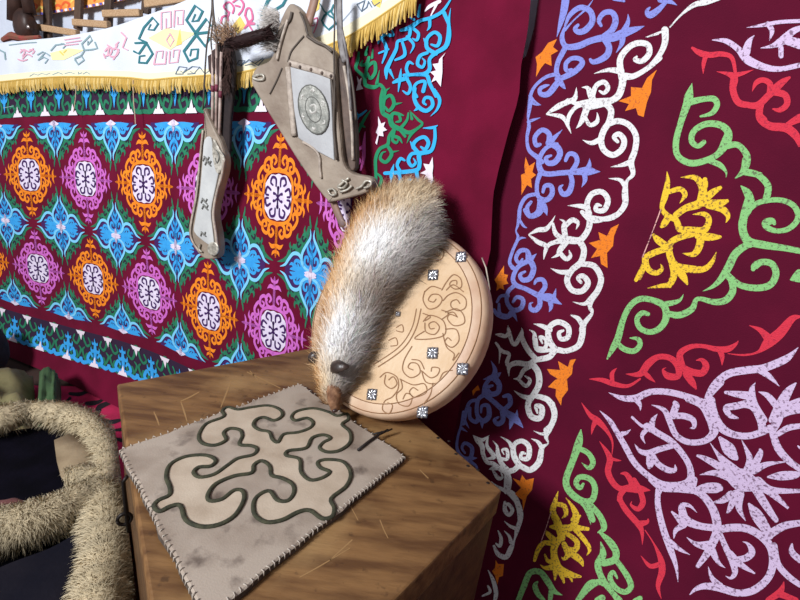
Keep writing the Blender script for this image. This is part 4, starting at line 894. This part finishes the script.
EC = Emb(q, lambda x, y, h: at_z(x, y, ZT + .0004))
for st in parse('231 381 1.4 226 394 1.6 221 407 1. | 181 402 1. 184 411 1.8 187 421 1. | 154 412 1. 157 419 1.6 159 425 1. | 181 401 1. 190 397 1.4 199 392 1. | 247 372 1. 262 379 1.2 280 388 1. | 250 371 1. 258 380 1. | 330 560 1. 352 540 1.4 | 380 520 1. 384 530 1.2 388 538 .8 | 420 470 1. 428 478 1.2 | 350 505 1. 358 520 1. | 300 577 1. 320 566 1.2 350 548 .8'): EC.strip(st, 1, 0)
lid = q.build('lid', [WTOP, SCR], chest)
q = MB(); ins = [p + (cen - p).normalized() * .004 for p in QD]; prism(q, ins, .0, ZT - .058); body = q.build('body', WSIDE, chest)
for o in (lid, body):
    bv = o.modifiers.new('bevel', 'BEVEL'); bv.width = .004; bv.segments = 2; bv.limit_method = 'ANGLE'; bv.angle_limit = 1.
IRON2 = mat('dark_iron', rgb(44, 34, 30), .6, metal=.5)
for x, y in ((438, 438), (456, 454), (468, 466), (488, 483), (478, 470), (449, 441)):
    q = MB(); blob(q, at_z(x, y, ZT), Vector((.0035, 0, 0)), Vector((0, .0035, 0)), UP * .0015, n=6, wob=0); q.build('nail', IRON2, chest, True)
IRON = mat('black_iron', rgb(34, 28, 26), .5, metal=.6, bump=.3, bscale=90.)
fd = (D_ - A_).normalized(); fn = Vector((fd.y, -fd.x, 0)); fn = fn if fn.dot(cen - A_) < 0 else -fn
p0 = A_ + fd * .30; q = MB(); q.tube([p0 + fn * .004 - UP * .02, p0 + fn * .011 - UP * .03, p0 + fn * .010 - UP * .09, p0 + fn * .008 - UP * .14], .0035, 8)
ring = [p0 + fn * (.013 + .011 * math.cos(a)) + UP * (-.11 + .012 * math.sin(a)) for a in [2 * PI * k / 16 for k in range(17)]]; q.tube(ring, .0032, 8)
q.build('hasp', IRON, chest, True)

# ------------------------------------------------------------------ felt mat with the ram's-horn cord
MH = .013; mz = ZT + .0006
M_ = [at_z(119, 449, ZT + MH), at_z(205, 619, ZT + MH), at_z(406, 456, ZT + MH), at_z(300, 383, ZT + MH)]
FEL = mat('grey_felt', rgb(172, 158, 144), .95, rgb(138, 122, 108), 11., .14, 320., vlo=.4, vhi=.7)
nt = FEL.node_tree; bb = nt.nodes['Principled BSDF']; src = bb.inputs['Base Color'].links[0].from_socket; tc = nt.nodes.new('ShaderNodeTexCoord'); n2 = nt.nodes.new('ShaderNodeTexNoise'); n2.inputs['Scale'].default_value = 26.; n2.inputs['Detail'].default_value = 4.
nt.links.new(tc.outputs['Object'], n2.inputs['Vector']); r2 = nt.nodes.new('ShaderNodeMapRange'); r2.inputs['From Min'].default_value = .58; r2.inputs['From Max'].default_value = .74; r2.inputs['To Max'].default_value = .8; nt.links.new(n2.outputs['Fac'], r2.inputs['Value'])
m2 = nt.nodes.new('ShaderNodeMix'); m2.data_type = 'RGBA'; nt.links.new(r2.outputs['Result'], m2.inputs['Factor']); nt.links.new(src, m2.inputs['A']); m2.inputs['B'].default_value = rgb(84, 70, 62); nt.links.new(m2.outputs['Result'], bb.inputs['Base Color'])
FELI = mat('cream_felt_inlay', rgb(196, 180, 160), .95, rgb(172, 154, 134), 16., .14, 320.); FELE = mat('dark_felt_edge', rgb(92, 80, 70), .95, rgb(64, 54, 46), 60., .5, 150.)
mc = sum(M_, Vector()) / 4; mat_t = thing('felt_mat', 'grey felt mat with dark green horn-scroll cord lying on the wooden chest', 'mat', Vector((mc.x, mc.y, mz)))
q = MB(); NS = 14; rim = []
for a in range(4):
    p, r = M_[a], M_[(a + 1) % 4]
    for k in range(NS):
        v = p.lerp(r, k / NS); v = v + (mc - v).normalized() * (.0022 * math.sin(k * 2.1 + a) + .0015 * math.sin(k * 5.3)); rim.append(v)
n = len(rim); V = [Vector((v.x, v.y, mz)) for v in rim] + [Vector((v.x, v.y, mz + MH * .75)) for v in rim] + [v + (mc - v).normalized() * .004 - UP * .0006 for v in rim] + [mc]
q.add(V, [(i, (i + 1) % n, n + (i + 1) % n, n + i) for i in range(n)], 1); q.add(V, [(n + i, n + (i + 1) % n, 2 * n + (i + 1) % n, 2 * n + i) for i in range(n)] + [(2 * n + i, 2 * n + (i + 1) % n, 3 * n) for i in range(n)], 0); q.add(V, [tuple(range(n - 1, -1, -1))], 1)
CORD = parse_pts('''110 415 121 401 148 388 150 368 141 342 150 312 188 292 238 288 264 300 252 315 222 318 209 331 224 343 260 336 294 313 320 296 358 287 368 272 352 264 324 261 331 240 325 225 300 221 284 232 290 250 262 263 232 258 222 240 240 210 284 192 281 176 296 168 320 174 350 169 396 164 426 175 430 190 410 201 384 193 364 200 359 214 374 225 398 230 406 248 420 256 434 236 470 231 500 220 508 206 492 195 464 201 454 192 468 178 508 171 546 180 568 190 592 184 596 198 580 211 600 230 600 256 574 276 544 280 524 270 534 256 552 246 534 237 505 245 490 270 446 277 441 289 474 298 478 330 500 350 530 345 550 330 526 319 520 305 544 299 584 305 602 334 590 366 553 396 561 420 555 441 530 446 500 426 470 430 430 450 390 455 362 436 360 404 376 385 400 378 418 400 444 402 460 382 456 360 430 345 404 338 400 316 380 302 360 312 354 332 310 340 264 360 245 386 250 402 280 398 310 376 332 378 334 402 310 440 270 462 226 466 190 450 176 414 150 416 124 428''')
CP = [(110 + x / 2.5, 340 + y / 2.5) for x, y in CORD]; sm = spline(CP, 4, True)
q.add([at_z(x, y, ZT + MH + .0007) for x, y in sm], [tuple(range(len(sm)))], 2)
q.build('felt', [FEL, FELE, FELI], mat_t)
q = MB(); P = [at_z(x, y, ZT + MH + .001) for x, y in sm]; P += [P[0], P[1]]
q.tube(P, .0038, 8, 0, (UP, .7)); tag(q.build('cord', mat('dark_green_cord', rgb(66, 66, 46), .85, rgb(44, 46, 32), 90., .4, 300.), mat_t, True), 'dark green twisted cord laid in horn scrolls')
q = MB()
for a, cnt in ((0, 34), (1, 46), (3, 30), (2, 20)):
    p, r = M_[a], M_[(a + 1) % 4]; e = (r - p).normalized(); inn = (mc - (p + r) / 2); inn = (inn - e * inn.dot(e)).normalized()
    for k in range(cnt):
        v = p.lerp(r, (k + .5) / cnt); sk = random.uniform(-.002, .002); q.tube([v - inn * .001 - UP * .007 + e * sk, v - inn * .0004 + UP * .0006, v + inn * .0045 + UP * .0004 - e * sk], .0009, 5)
st = q.build('stitching', mat('white_yarn', rgb(184, 174, 162), .9), mat_t, True); tag(st, 'white whip stitches along the edge', kind='stuff')

# ------------------------------------------------------------------ round tooled shield leaning on the wall
DC = Vector((-.01607504, 1.01116221, -.3840743 + CAMH)); DM = Vector((-.48586302, -.71448566, .50343557)).normalized(); DU = Vector((.28309195, .41630075, .86403277)).normalized(); DT = Vector((.82691963, -.56232013, 0)).normalized(); DR = .2151
shield = thing('leather_shield', 'round tan tooled leather shield with silver studs leaning on the chest', 'shield', DC - DU * DR - DM * .03)
def lathe(mb, prof, n=72, m=0, cap=True):
    V = []; Fc = []
    for r, h in prof:
        for j in range(n): a = 2 * PI * j / n; V.append(DC + (DT * math.cos(a) + DU * math.sin(a)) * r + DM * h)
    for i in range(len(prof) - 1):
        for j in range(n): Fc.append((i * n + j, i * n + (j + 1) % n, (i + 1) * n + (j + 1) % n, (i + 1) * n + j))
    mb.add(V, [f[::-1] for f in Fc], m)
    if cap: mb.add(V[:n], [tuple(range(n))], m)
    mb.add(V[-n:], [tuple(range(n - 1, -1, -1))], m)
TAN = mat('tan_tooled_leather', rgb(216, 188, 154), .5, rgb(200, 166, 126), 10., .25, 120., spec=.4); TANR = mat('pinkish_tan_leather', rgb(212, 184, 156), .5, rgb(190, 152, 124), 14., .25, 60., spec=.4); TOOL = mat('tooled_groove', rgb(138, 98, 62), .7); SHADE = mat('stained_leather', rgb(204, 162, 112), .55, rgb(190, 146, 98), 25.)
q = MB(); lathe(q, [(DR * .86, .0), (DR * .86, -.01)], m=0)
def dpt(x, y, h): return at_plane(x, y, DC + DM * h, DM)
ED_ = Emb(q, lambda x, y, h: dpt(x, y, .0005 + .0004 * h))
for x0, y0, k, txt in ((370, 220, 6., '''380 198 9 402 180 9 422 196 9 410 216 9 394 208 8 | 366 182 9 410 163 9 442 190 9 432 230 9 400 246 9
430 420 9 460 370 9 500 328 9 542 350 9 548 400 9 510 414 9 478 390 9 490 366 9 518 364 9 520 386 8 | 328 428 9 318 480 9 350 532 9 402 522 9 432 480 9 412 448 9 370 448 9 350 480 9 380 492 9 396 474 8 | 328 430 9 370 398 9 424 412 9
438 484 9 470 450 9 520 436 9 572 470 9 572 524 9 530 544 9 488 522 9 488 490 9 520 478 9 538 500 9 | 466 560 9 500 553 9 524 582 9 | 318 560 9 362 580 9 330 604 9 | 430 540 9 472 560 9 430 596 9 | 458 420 9 500 388 9 560 430 8'''),
   (350, 310, 4.613, '''345 60 7 350 100 7 390 112 7 412 80 7 390 54 7 364 64 7 370 86 7 388 84 6 | 338 52 7 370 24 7 430 50 7 438 110 7 380 132 7 298 132 7 342 98 7 | 440 10 7 490 -6 7 522 20 7 526 60 7 480 72 7 450 42 7 460 20 7 492 30 7
440 88 7 490 90 7 502 140 7 470 172 7 438 150 7 450 128 7 466 140 7 | 428 108 7 445 170 7 480 202 7 474 232 7 502 198 7 | 285 168 7 250 230 7 244 280 7 280 312 7 322 290 7 312 250 7 280 244 7 268 265 7 290 276 7 | 285 228 7 322 235 7 342 272 7
335 284 7 370 312 7 402 300 7 412 270 7 380 264 7 374 282 7 | 330 280 7 350 332 7 402 336 7 430 290 7 472 278 7 | 164 300 7 160 340 7 190 362 7 216 340 7 200 308 7 178 322 7 | 138 310 7 170 288 7 216 310 7 222 360 7 195 400 7 160 420 7 150 460 7 180 477 7 196 440 7 174 428 7
230 318 7 290 345 7 342 340 7 352 380 7 300 402 7 274 380 7 290 358 7 312 370 7 | 234 320 7 240 360 7 214 390 7 225 432 7 270 442 7 287 400 7 260 384 7 244 410 7 | 214 80 6 240 68 6 244 100 6 214 96 6 | 178 140 6 210 128 6 218 160 6 188 166 6 | 340 432 7 370 390 7 382 338 7
327 -5 7 302 90 7 242 182 7 130 262 7 | 306 -5 6 284 85 6 224 172 6 108 252 6''')):
    for st in parse(txt, x0, y0, k): ED_.strip([(x, y, w_ * .72) for x, y, w_ in st], 1, 1, 6)
for px_, py_, a in ((446, 285, 0), (395, 345, 0)): pass
q.build('face', [TAN, TOOL], shield)
q = MB(); lathe(q, [(DR * .855, .001), (DR * .955, -.001), (DR * .985, -.006), (DR, -.02), (DR, -.045), (DR * .975, -.058), (DR * .9, -.06)], m=0, cap=False)
for rr, hh in ((.862, .0012), (.95, .0)):
    q.tube([DC + (DT * math.cos(a) + DU * math.sin(a)) * DR * rr + DM * hh for a in [2 * PI * k / 72 for k in range(73)]], .0011, 5, 1)
q.build('rim', [TANR, TOOL], shield, True)
STM = [mat('bright_silver', rgb(226, 228, 234), .2, metal=.9), mat('oxidised_silver', rgb(120, 130, 150), .35, metal=.8)]
for x, y, h in ((433, 275, .002), (461, 257, .001), (432.5, 353, .002), (462.5, 369, .0), (372, 394.5, .001), (422.5, 412, -.004), (398, 314, .002)):
    p = dpt(x, y, h); sc = .0108 if (x, y) != (398, 314) else .005; q = MB(); ca = .35
    a1 = (DT * math.cos(ca) + DU * math.sin(ca)); a2 = (-DT * math.sin(ca) + DU * math.cos(ca))
    q.box(p + DM * .0008, a1 * sc * 1.05, a2 * sc * 1.05, DM * .0008, 1)
    for k in range(8):
        a = 2 * PI * k / 8; d = a1 * math.cos(a) + a2 * math.sin(a); e = -a1 * math.sin(a) + a2 * math.cos(a); L = sc * (1.15 if k % 2 == 0 else 1.3)
        blob(q, p + d * L * .55 + DM * .002, d * L * .5, e * sc * .3, DM * .0022, 0, 5, 0.)
    blob(q, p + DM * .0034, a1 * sc * .28, a2 * sc * .28, DM * .0025, 0, 5, 0.)
    q.build('stud', STM, shield, True)
q = MB(); q.tube([dpt(482, 258, -.03), dpt(486, 268, -.02), dpt(490, 290, -.035)], .0016, 6); q.build('lace', LEAT, shield, True)

# ------------------------------------------------------------------ fox pelt draped over the shield
SP = [(333, 404, 9, .020), (333, 392, 14, .03), (336, 376, 22, .045), (341, 355, 29, .052), (349, 330, 31, .055), (357, 300, 39, .058), (369, 272, 44, .06), (384, 246, 50, .058), (399, 225, 50, .052), (412, 214, 42, .044), (423, 209, 30, .034), (431, 207, 16, .022)]
sp = spline(SP, 4); PP = []; 
for x, y, w, hh in sp: PP.append((dpt(x, y, .012 + hh * .3), w * 1.02 * (dpt(x, y, .02) - EYE).length / FPX, hh))
def pcol(t, a):
    """coat colour along the pelt (0 = muzzle) and round it (0 = right flank, pi = left flank)"""
    OR_, CR, GY, WH, DKB, TAN_ = (.78, .47, .20), (.88, .72, .50), (.46, .41, .38), (.97, .96, .95), (.30, .21, .15), (.82, .64, .42)
    k = math.cos(a)                                   # +1 right, -1 left
    c = mixc(CR, OR_ if t < .75 else TAN_, (-k + .05) * 1.25) if k < 0 else mixc(CR, GY, k * 1.3)
    w1 = math.exp(-((t - .62) / .10) ** 2 - ((k - .12) / .5) ** 2); w2 = math.exp(-((t - .33) / .11) ** 2 - ((k - .15) / .55) ** 2)
    c = mixc(c, WH, 1.35 * max(w1, w2))
    c = mixc(c, DKB, .85 * math.exp(-((t - .47) / .06) ** 2) * max(0., k + .1)); c = mixc(c, (.46, .27, .12), .9 * math.exp(-((t - .74) / .06) ** 2 - ((k + .45) / .22) ** 2))
    c = mixc(c, (.38, .33, .30), max(0., (t - .84) * 3.4) * (k + .6))
    if t < .13: c = mixc(c, (.30, .17, .09), (.13 - t) * 7)
    return c
h = Hair(); NR = 20; V = []; Fc = []; cols = []; n = len(PP); fr_ = []
for i, (p, w, hh) in enumerate(PP):
    tg = (PP[min(i + 1, n - 1)][0] - PP[max(i - 1, 0)][0]).normalized(); e1 = tg.cross(DM).normalized(); fr_.append((tg, e1))
    for j in range(NR):
        a = 2 * PI * j / NR; up = math.sin(a); V.append(p + e1 * (w * .9 * math.cos(a)) + DM * (hh * .85 * up if up > 0 else .022 * up)); cols.append(tuple(q_ * .95 for q_ in pcol(i / (n - 1), a)))
for i in range(n - 1):
    for j in range(NR): Fc.append((i * NR + j, i * NR + (j + 1) % NR, (i + 1) * NR + (j + 1) % NR, (i + 1) * NR + j))
Fc += [tuple(range(NR - 1, -1, -1)), tuple((n - 1) * NR + j for j in range(NR))]
h.solid(V, Fc, cols)
random.seed(11)
for k in range(17000):
    t = random.random(); f_ = t * (n - 1); i = min(int(f_), n - 2); u = f_ - i
    p = PP[i][0].lerp(PP[i + 1][0], u); w = PP[i][1] + (PP[i + 1][1] - PP[i][1]) * u; hh = PP[i][2] + (PP[i + 1][2] - PP[i][2]) * u; tg, e1 = fr_[i]
    a = random.uniform(-.45, PI + .45); up = math.sin(a); nrm = (e1 * math.cos(a) / max(w, .01) + DM * up / max(hh, .01)).normalized()
    b_ = p + e1 * (w * .88 * math.cos(a)) + DM * (hh * .83 * up if up > 0 else .022 * up)
    c = pcol(t + random.gauss(0, .02), a + random.gauss(0, .15)); g = random.uniform(.8, 1.12); c1 = tuple(min(1., q_ * g) for q_ in c)
    if math.cos(a) > .35 and random.random() < .35: c1 = tuple(q_ * random.uniform(.3, .7) for q_ in c1)
    d = nrm * random.uniform(.25, .55) + tg * random.uniform(.45, .9) + Vector((random.gauss(0, .2), random.gauss(0, .2), random.gauss(0, .2)))
    L = random.uniform(.024, .048) * min(1., .35 + t * 2.2) * (1.15 if math.cos(a) > .3 else 1.)
    h.blade(b_, d, L, random.uniform(.0008, .0015), tuple(q_ * .92 for q_ in c), c1, b=.12, nrm=nrm)
pelt = thing('fox_pelt', 'tan, white and grey fox pelt draped over the round leather shield', 'fur pelt', PP[0][0])
h.build('coat', hair_mat('fox_fur', .55), pelt)
EARM = mat('black_ear_hide', rgb(34, 26, 24), .35, rgb(70, 56, 50), 60., .3, 90.)
for (x0, y0), (x1, y1), w, hh in (((311, 353), (320, 362), .019, .052), ((349, 367), (331, 368), .019, .072)):
    a = dpt(x0, y0, hh + .012); b_ = dpt(x1, y1, hh); q = MB(); d = (b_ - a); P = [a + d * t + DM * (.010 * math.sin(PI * t)) for t in (0, .2, .45, .75, 1.)]
    q.tube(P, [.003, .009, .014, .013, .004], 10, 0, (DM, .5)); q.build('ear', EARM, pelt, True)
mz_ = dpt(334, 402, .022); q = MB(); e1 = fr_[0][1]; q.tube([dpt(334, 380, .035), dpt(334, 392, .037), dpt(334, 401, .036), dpt(335, 409, .03), dpt(336, 412, .027)], [.016, .0165, .013, .009, .004], 12, 0); q.build('muzzle', mat('brown_muzzle', rgb(98, 62, 38), .8, rgb(150, 110, 80), 90., .4, 200.), pelt, True)
q = MB(); blob(q, dpt(334.5, 411, .036), e1 * .006, DM * .006, DU * .005, wob=0, n=7); q.build('nose', mat('dark_nose', rgb(60, 40, 36), .3), pelt, True)
# thong trailing from the shield over the mat
q = MB(); zz = ZT + MH + .003
q.tube([at_z(358, 450, zz), at_z(368, 442, zz), at_z(378, 435, zz), at_z(388, 430, zz + .003)], .0028, 6)
for k in range(3): q.tube([at_z(373 + 4 * k, 434 - k, zz + .002), at_z(380 + 4 * k, 432.5 - k * .8, zz + .003), at_z(386 + 3 * k, 431 - k, zz + .002)], .0018, 6)
tag(q.build('leather_thong', mat('black_thong', rgb(30, 22, 20), .6), None, True), 'thin black leather thong lying on the felt mat corner below the shield', 'thong')

# ------------------------------------------------------------------ lower left: rug, bundles and the sheepskin coat
q = MB(); zr = .012; RQ = [at_z(20, 385, zr), at_z(136, 388, zr)] + [Vector((v.x, v.y, zr)) for v in (A_ + fn * .02, A_ + fd * .62 + fn * .02)] + [at_z(-60, 640, zr)]
q.add(RQ + [p - UP * .010 for p in RQ], [(0, 4, 3, 2, 1), (5, 6, 7, 8, 9)] + [(i, (i + 1) % 5, 5 + (i + 1) % 5, 5 + i) for i in range(5)], 0)
ERG = Emb(q, lambda x, y, h: at_z(x, y, zr + .001))
for st in parse('300 230 16 340 232 20 372 222 14 | 372 272 20 402 270 24 430 262 16 462 236 10 | 412 312 12 424 290 26 450 276 24 486 262 16 | 430 300 12 420 320 8 | 440 345 12 476 352 24 512 344 16 | 480 388 10 520 384 18 | 458 510 8 480 540 24 500 560 20 | 360 330 8 400 350 14 430 345 8 | 486 420 10 520 430 20 | 286 262 8 300 250 16', 0, 340, 4.29): ERG.strip([(x, y, w_ * .85) for x, y, w_ in st], 1, 0)
tag(q.build('felt_rug', [mat('crimson_felt', rgb(196, 34, 84), .95, rgb(170, 26, 70), 20., .4, 150.), mat('black_felt', rgb(26, 16, 24), .95)]), 'crimson felt rug with black ornaments on the floor left of the chest', 'rug')
KH = mat('khaki_cloth', rgb(138, 130, 90), .9, rgb(104, 98, 66), 9., .3, 60.)
q = MB()
def lump(mb, quad, z0, z1, seed, m=0, n=12, amp=.02):
    """a soft folded bundle standing on four floor corners"""
    r = random.Random(seed); ph = [r.uniform(0, 6) for _ in range(5)]; V = []; Fc = []
    for i in range(n + 1):
        for j in range(n + 1):
            u, v = i / n, j / n; p = quad[0].lerp(quad[1], u).lerp(quad[3].lerp(quad[2], u), v); e = min(u, 1 - u, v, 1 - v) * 5; e = 1 - (1 - min(1., e)) ** 2
            fold = amp * (math.sin(9 * u + 5 * v + ph[0]) + .6 * math.sin(17 * v - 6 * u + ph[1]) + .4 * math.sin(23 * u + ph[2]))
            V.append(Vector((p.x, p.y, z0 + (z1 - z0) * (.35 + .65 * e) + fold * e)))
    for i in range(n):
        for j in range(n): a = i * (n + 1) + j; Fc.append((a, a + n + 1, a + n + 2, a + 1))
    o = len(V); edge = [i * (n + 1) for i in range(n + 1)] + [n * (n + 1) + j for j in range(1, n + 1)] + [i * (n + 1) + n for i in range(n - 1, -1, -1)] + [j for j in range(n - 1, 0, -1)]
    k = len(edge); V += [Vector((V[e].x, V[e].y, z0)) for e in edge]
    Fc += [(edge[i], o + i, o + (i + 1) % k, edge[(i + 1) % k]) for i in range(k)] + [tuple(o + i for i in range(k))]
    mb.add(V, Fc, m)
lump(q, [at_z(-60, 400, .03), at_z(34, 384, .03), at_z(36, 440, .03), at_z(-60, 470, .03)], .02, .15, 4); tag(q.build('folded_cloth', KH, None, True), 'crumpled khaki cloth folded behind the sheepskin coat', 'cloth')
q = MB(); lump(q, [at_z(40, 386, .03), at_z(61, 388, .03), at_z(60, 428, .03), at_z(38, 440, .03)], .02, .14, 9, amp=.006); tag(q.build('cushion', mat('dull_green_cloth', rgb(70, 100, 62), .9, rgb(56, 82, 50), 14., .3, 90.), None, True), 'dull green cushion between the khaki cloth and the crimson rug', 'cushion')
q = MB(); blob(q, at_z(-22, 350, .13), Vector((.10, 0, 0)), Vector((0, .10, 0)), UP * .12, wob=.03); tag(q.build('bolster', mat('charcoal_cloth', rgb(46, 42, 46), .9, rgb(34, 30, 36), 20., .3, 80.), None, True), 'dark rounded bolster at left edge in front of the hanging', 'bolster')
coat = thing('sheepskin_coat', 'cream sheepskin coat with dark cloth showing, heaped left of the chest', 'coat', at_z(40, 560, .02))
zc = .27
q = MB(); LQ = [at_z(x, y, zc - .05) for x, y in ((-60, 440), (60, 424), (100, 470), (112, 560), (92, 640), (-60, 660))]; lo_ = [Vector((p.x * 1.0 - .02, p.y, .02)) for p in LQ]
k = len(LQ); q.add(LQ + lo_, [tuple(range(k - 1, -1, -1)), tuple(range(k, 2 * k))] + [(i, (i + 1) % k, k + (i + 1) % k, k + i) for i in range(k)], 0)
q.build('lining', mat('navy_cloth', rgb(14, 12, 22), .95, rgb(8, 7, 13), 14., .3, 100., spec=.05), coat)
q = MB(); P = spline([tuple(at_z(x, y, zc + .005)) for x, y in ((-40, 585), (10, 563), (50, 548), (76, 533), (86, 525))], 4); P2 = spline([tuple(at_z(x, y, zc - .03)) for x, y in ((-40, 670), (10, 650), (60, 640), (84, 610), (84, 570))], 4)
V = []; m_ = 8
for a, b_ in zip(P, P2):
    for j in range(m_ + 1): t = j / m_; v = Vector(a).lerp(Vector(b_), t); V.append(v + UP * .02 * math.sin(PI * t))
V += [v - UP * .012 for v in V]; n = len(P); w_ = m_ + 1; Fc = []
for i in range(n - 1):
    for j in range(m_): a = i * w_ + j; Fc += [(a, a + 1, a + w_ + 1, a + w_), (a + n * w_, a + n * w_ + w_, a + n * w_ + w_ + 1, a + n * w_ + 1)]
q.add(V, Fc, 0); q.build('sleeve', mat('navy_grey_cloth', rgb(18, 18, 28), .9, rgb(28, 26, 34), 10., .3, 100., spec=.08), coat, True)
SQ = [at_z(x, y, zc + .004) for x, y in ((54, 440), (72, 432), (98, 436), (108, 450), (106, 466), (92, 476), (68, 480), (60, 470), (56, 455))]; q = MB(); k = len(SQ); sc_ = sum(SQ, Vector()) / k
q.add(SQ + [p - UP * .02 for p in SQ] + [sc_ + UP * .012], [(i, (i + 1) % k, 2 * k) for i in range(k)] + [(i, k + i, k + (i + 1) % k, (i + 1) % k) for i in range(k)] + [tuple(range(k, 2 * k))], 0)
so = q.build('suede_facing', mat('beige_suede', rgb(150, 132, 106), .95, rgb(124, 106, 84), 14., .3, 120., spec=.1), coat, True)
h = Hair(); random.seed(21)
WOOL0, WOOL1 = rgb(184, 168, 136)[:3], rgb(220, 204, 172)[:3]
def roll(path, zz, cnt, L, sub=5):
    P = [(Vector(v[:3]), v[3]) for v in spline([tuple(at_z(x, y, zz)) + (r * (at_z(x, y, zz) - EYE).length / FPX,) for x, y, r in path], sub)]
    tb = MB(); tb.tube([p for p, r in P], [r * .85 for p, r in P], 12); h.solid(tb.V, tb.F, [mixc(WOOL0, WOOL1, .4)] * len(tb.V))
    for k in range(cnt):
        f_ = random.uniform(0, len(P) - 1.001); i = int(f_); p = P[i][0].lerp(P[i + 1][0], f_ - i); r = P[i][1]; tg = (P[i + 1][0] - P[i][0]).normalized(); sd = tg.cross(UP).normalized(); a = random.uniform(-.5, PI + .5)
        nrm = sd * math.cos(a) + UP * math.sin(a); clump = math.sin(p.x * 95 + math.sin(p.y * 60)) * math.sin(p.y * 80 + p.z * 70); g = random.uniform(.75, 1.1) * (1 + .18 * clump)
        h.blade(p + nrm * r * .82, nrm * .7 + tg * (.5 * clump) + sd * .3 + Vector((random.gauss(0, .35), random.gauss(0, .35), random.gauss(0, .2))), L * random.uniform(.6, 1.2), .0019, tuple(v * g for v in WOOL0), tuple(min(1, v * g) for v in WOOL1), b=.45, nrm=nrm)
roll([(-50, 424, 13), (0, 420, 13), (30, 412, 9), (58, 415, 12), (84, 424, 13), (100, 440, 13), (108, 462, 12), (104, 490, 14), (106, 510, 14)], zc, 9000, .02)
roll([(-50, 540, 20), (0, 531, 19), (40, 521, 18), (70, 508, 16), (98, 492, 14), (110, 500, 10)], zc + .01, 8000, .02)
roll([(96, 474, 10), (104, 505, 20), (109, 535, 22), (107, 565, 22), (101, 600, 22), (96, 650, 22)], zc - .01, 11000, .024)
roll([(66, 480, 8), (80, 478, 11), (100, 480, 12)], zc + .0, 2500, .02)
for i_, v_ in enumerate(h.V):                                 # the wool lies against the chest's side, not in it
    dp_ = (v_ - A_).dot(fn)
    if dp_ < .003 and v_.z < ZT + .01: h.V[i_] = v_ + fn * (.003 - dp_)
h.build('fleece', hair_mat('sheep_wool', .8), coat)
q = MB(); blob(q, at_z(4, 506, zc), Vector((.03, .01, 0)), Vector((0, .02, 0)), UP * .012, seed=5); tag(q.build('cloth_scrap', mat('dusky_red_cloth', rgb(116, 70, 66), .85, rgb(84, 50, 50), 30.), None, True), 'dusky red scrap of cloth in the fold of the sheepskin coat at left edge', 'cloth')

# ------------------------------------------------------------------ light: the tent's roof opening and soft daylight around
def area(name, loc, target, size, power, col):
    l = bpy.data.lights.new(name, 'AREA'); l.shape = 'DISK'; l.size = size; l.energy = power; l.color = col
    o = bpy.data.objects.new(name, l); C.objects.link(o); o.location = loc; o.rotation_euler = (Vector(target) - Vector(loc)).to_track_quat('-Z', 'Y').to_euler(); return o
area('door_daylight', (-2.0, -1.25, 2.45), (-.2, 1.2, .95), .75, 150., (.96, .97, 1.))
w = bpy.data.worlds.new('world'); scn.world = w; w.use_nodes = True; w.node_tree.nodes['Background'].inputs[0].default_value = (.92, .93, 1., 1.); w.node_tree.nodes['Background'].inputs[1].default_value = .25
vs = scn.view_settings; vs.view_transform = 'Standard'; vs.look = 'None'; vs.exposure = 0.; vs.gamma = 1.; vs.use_curve_mapping = False
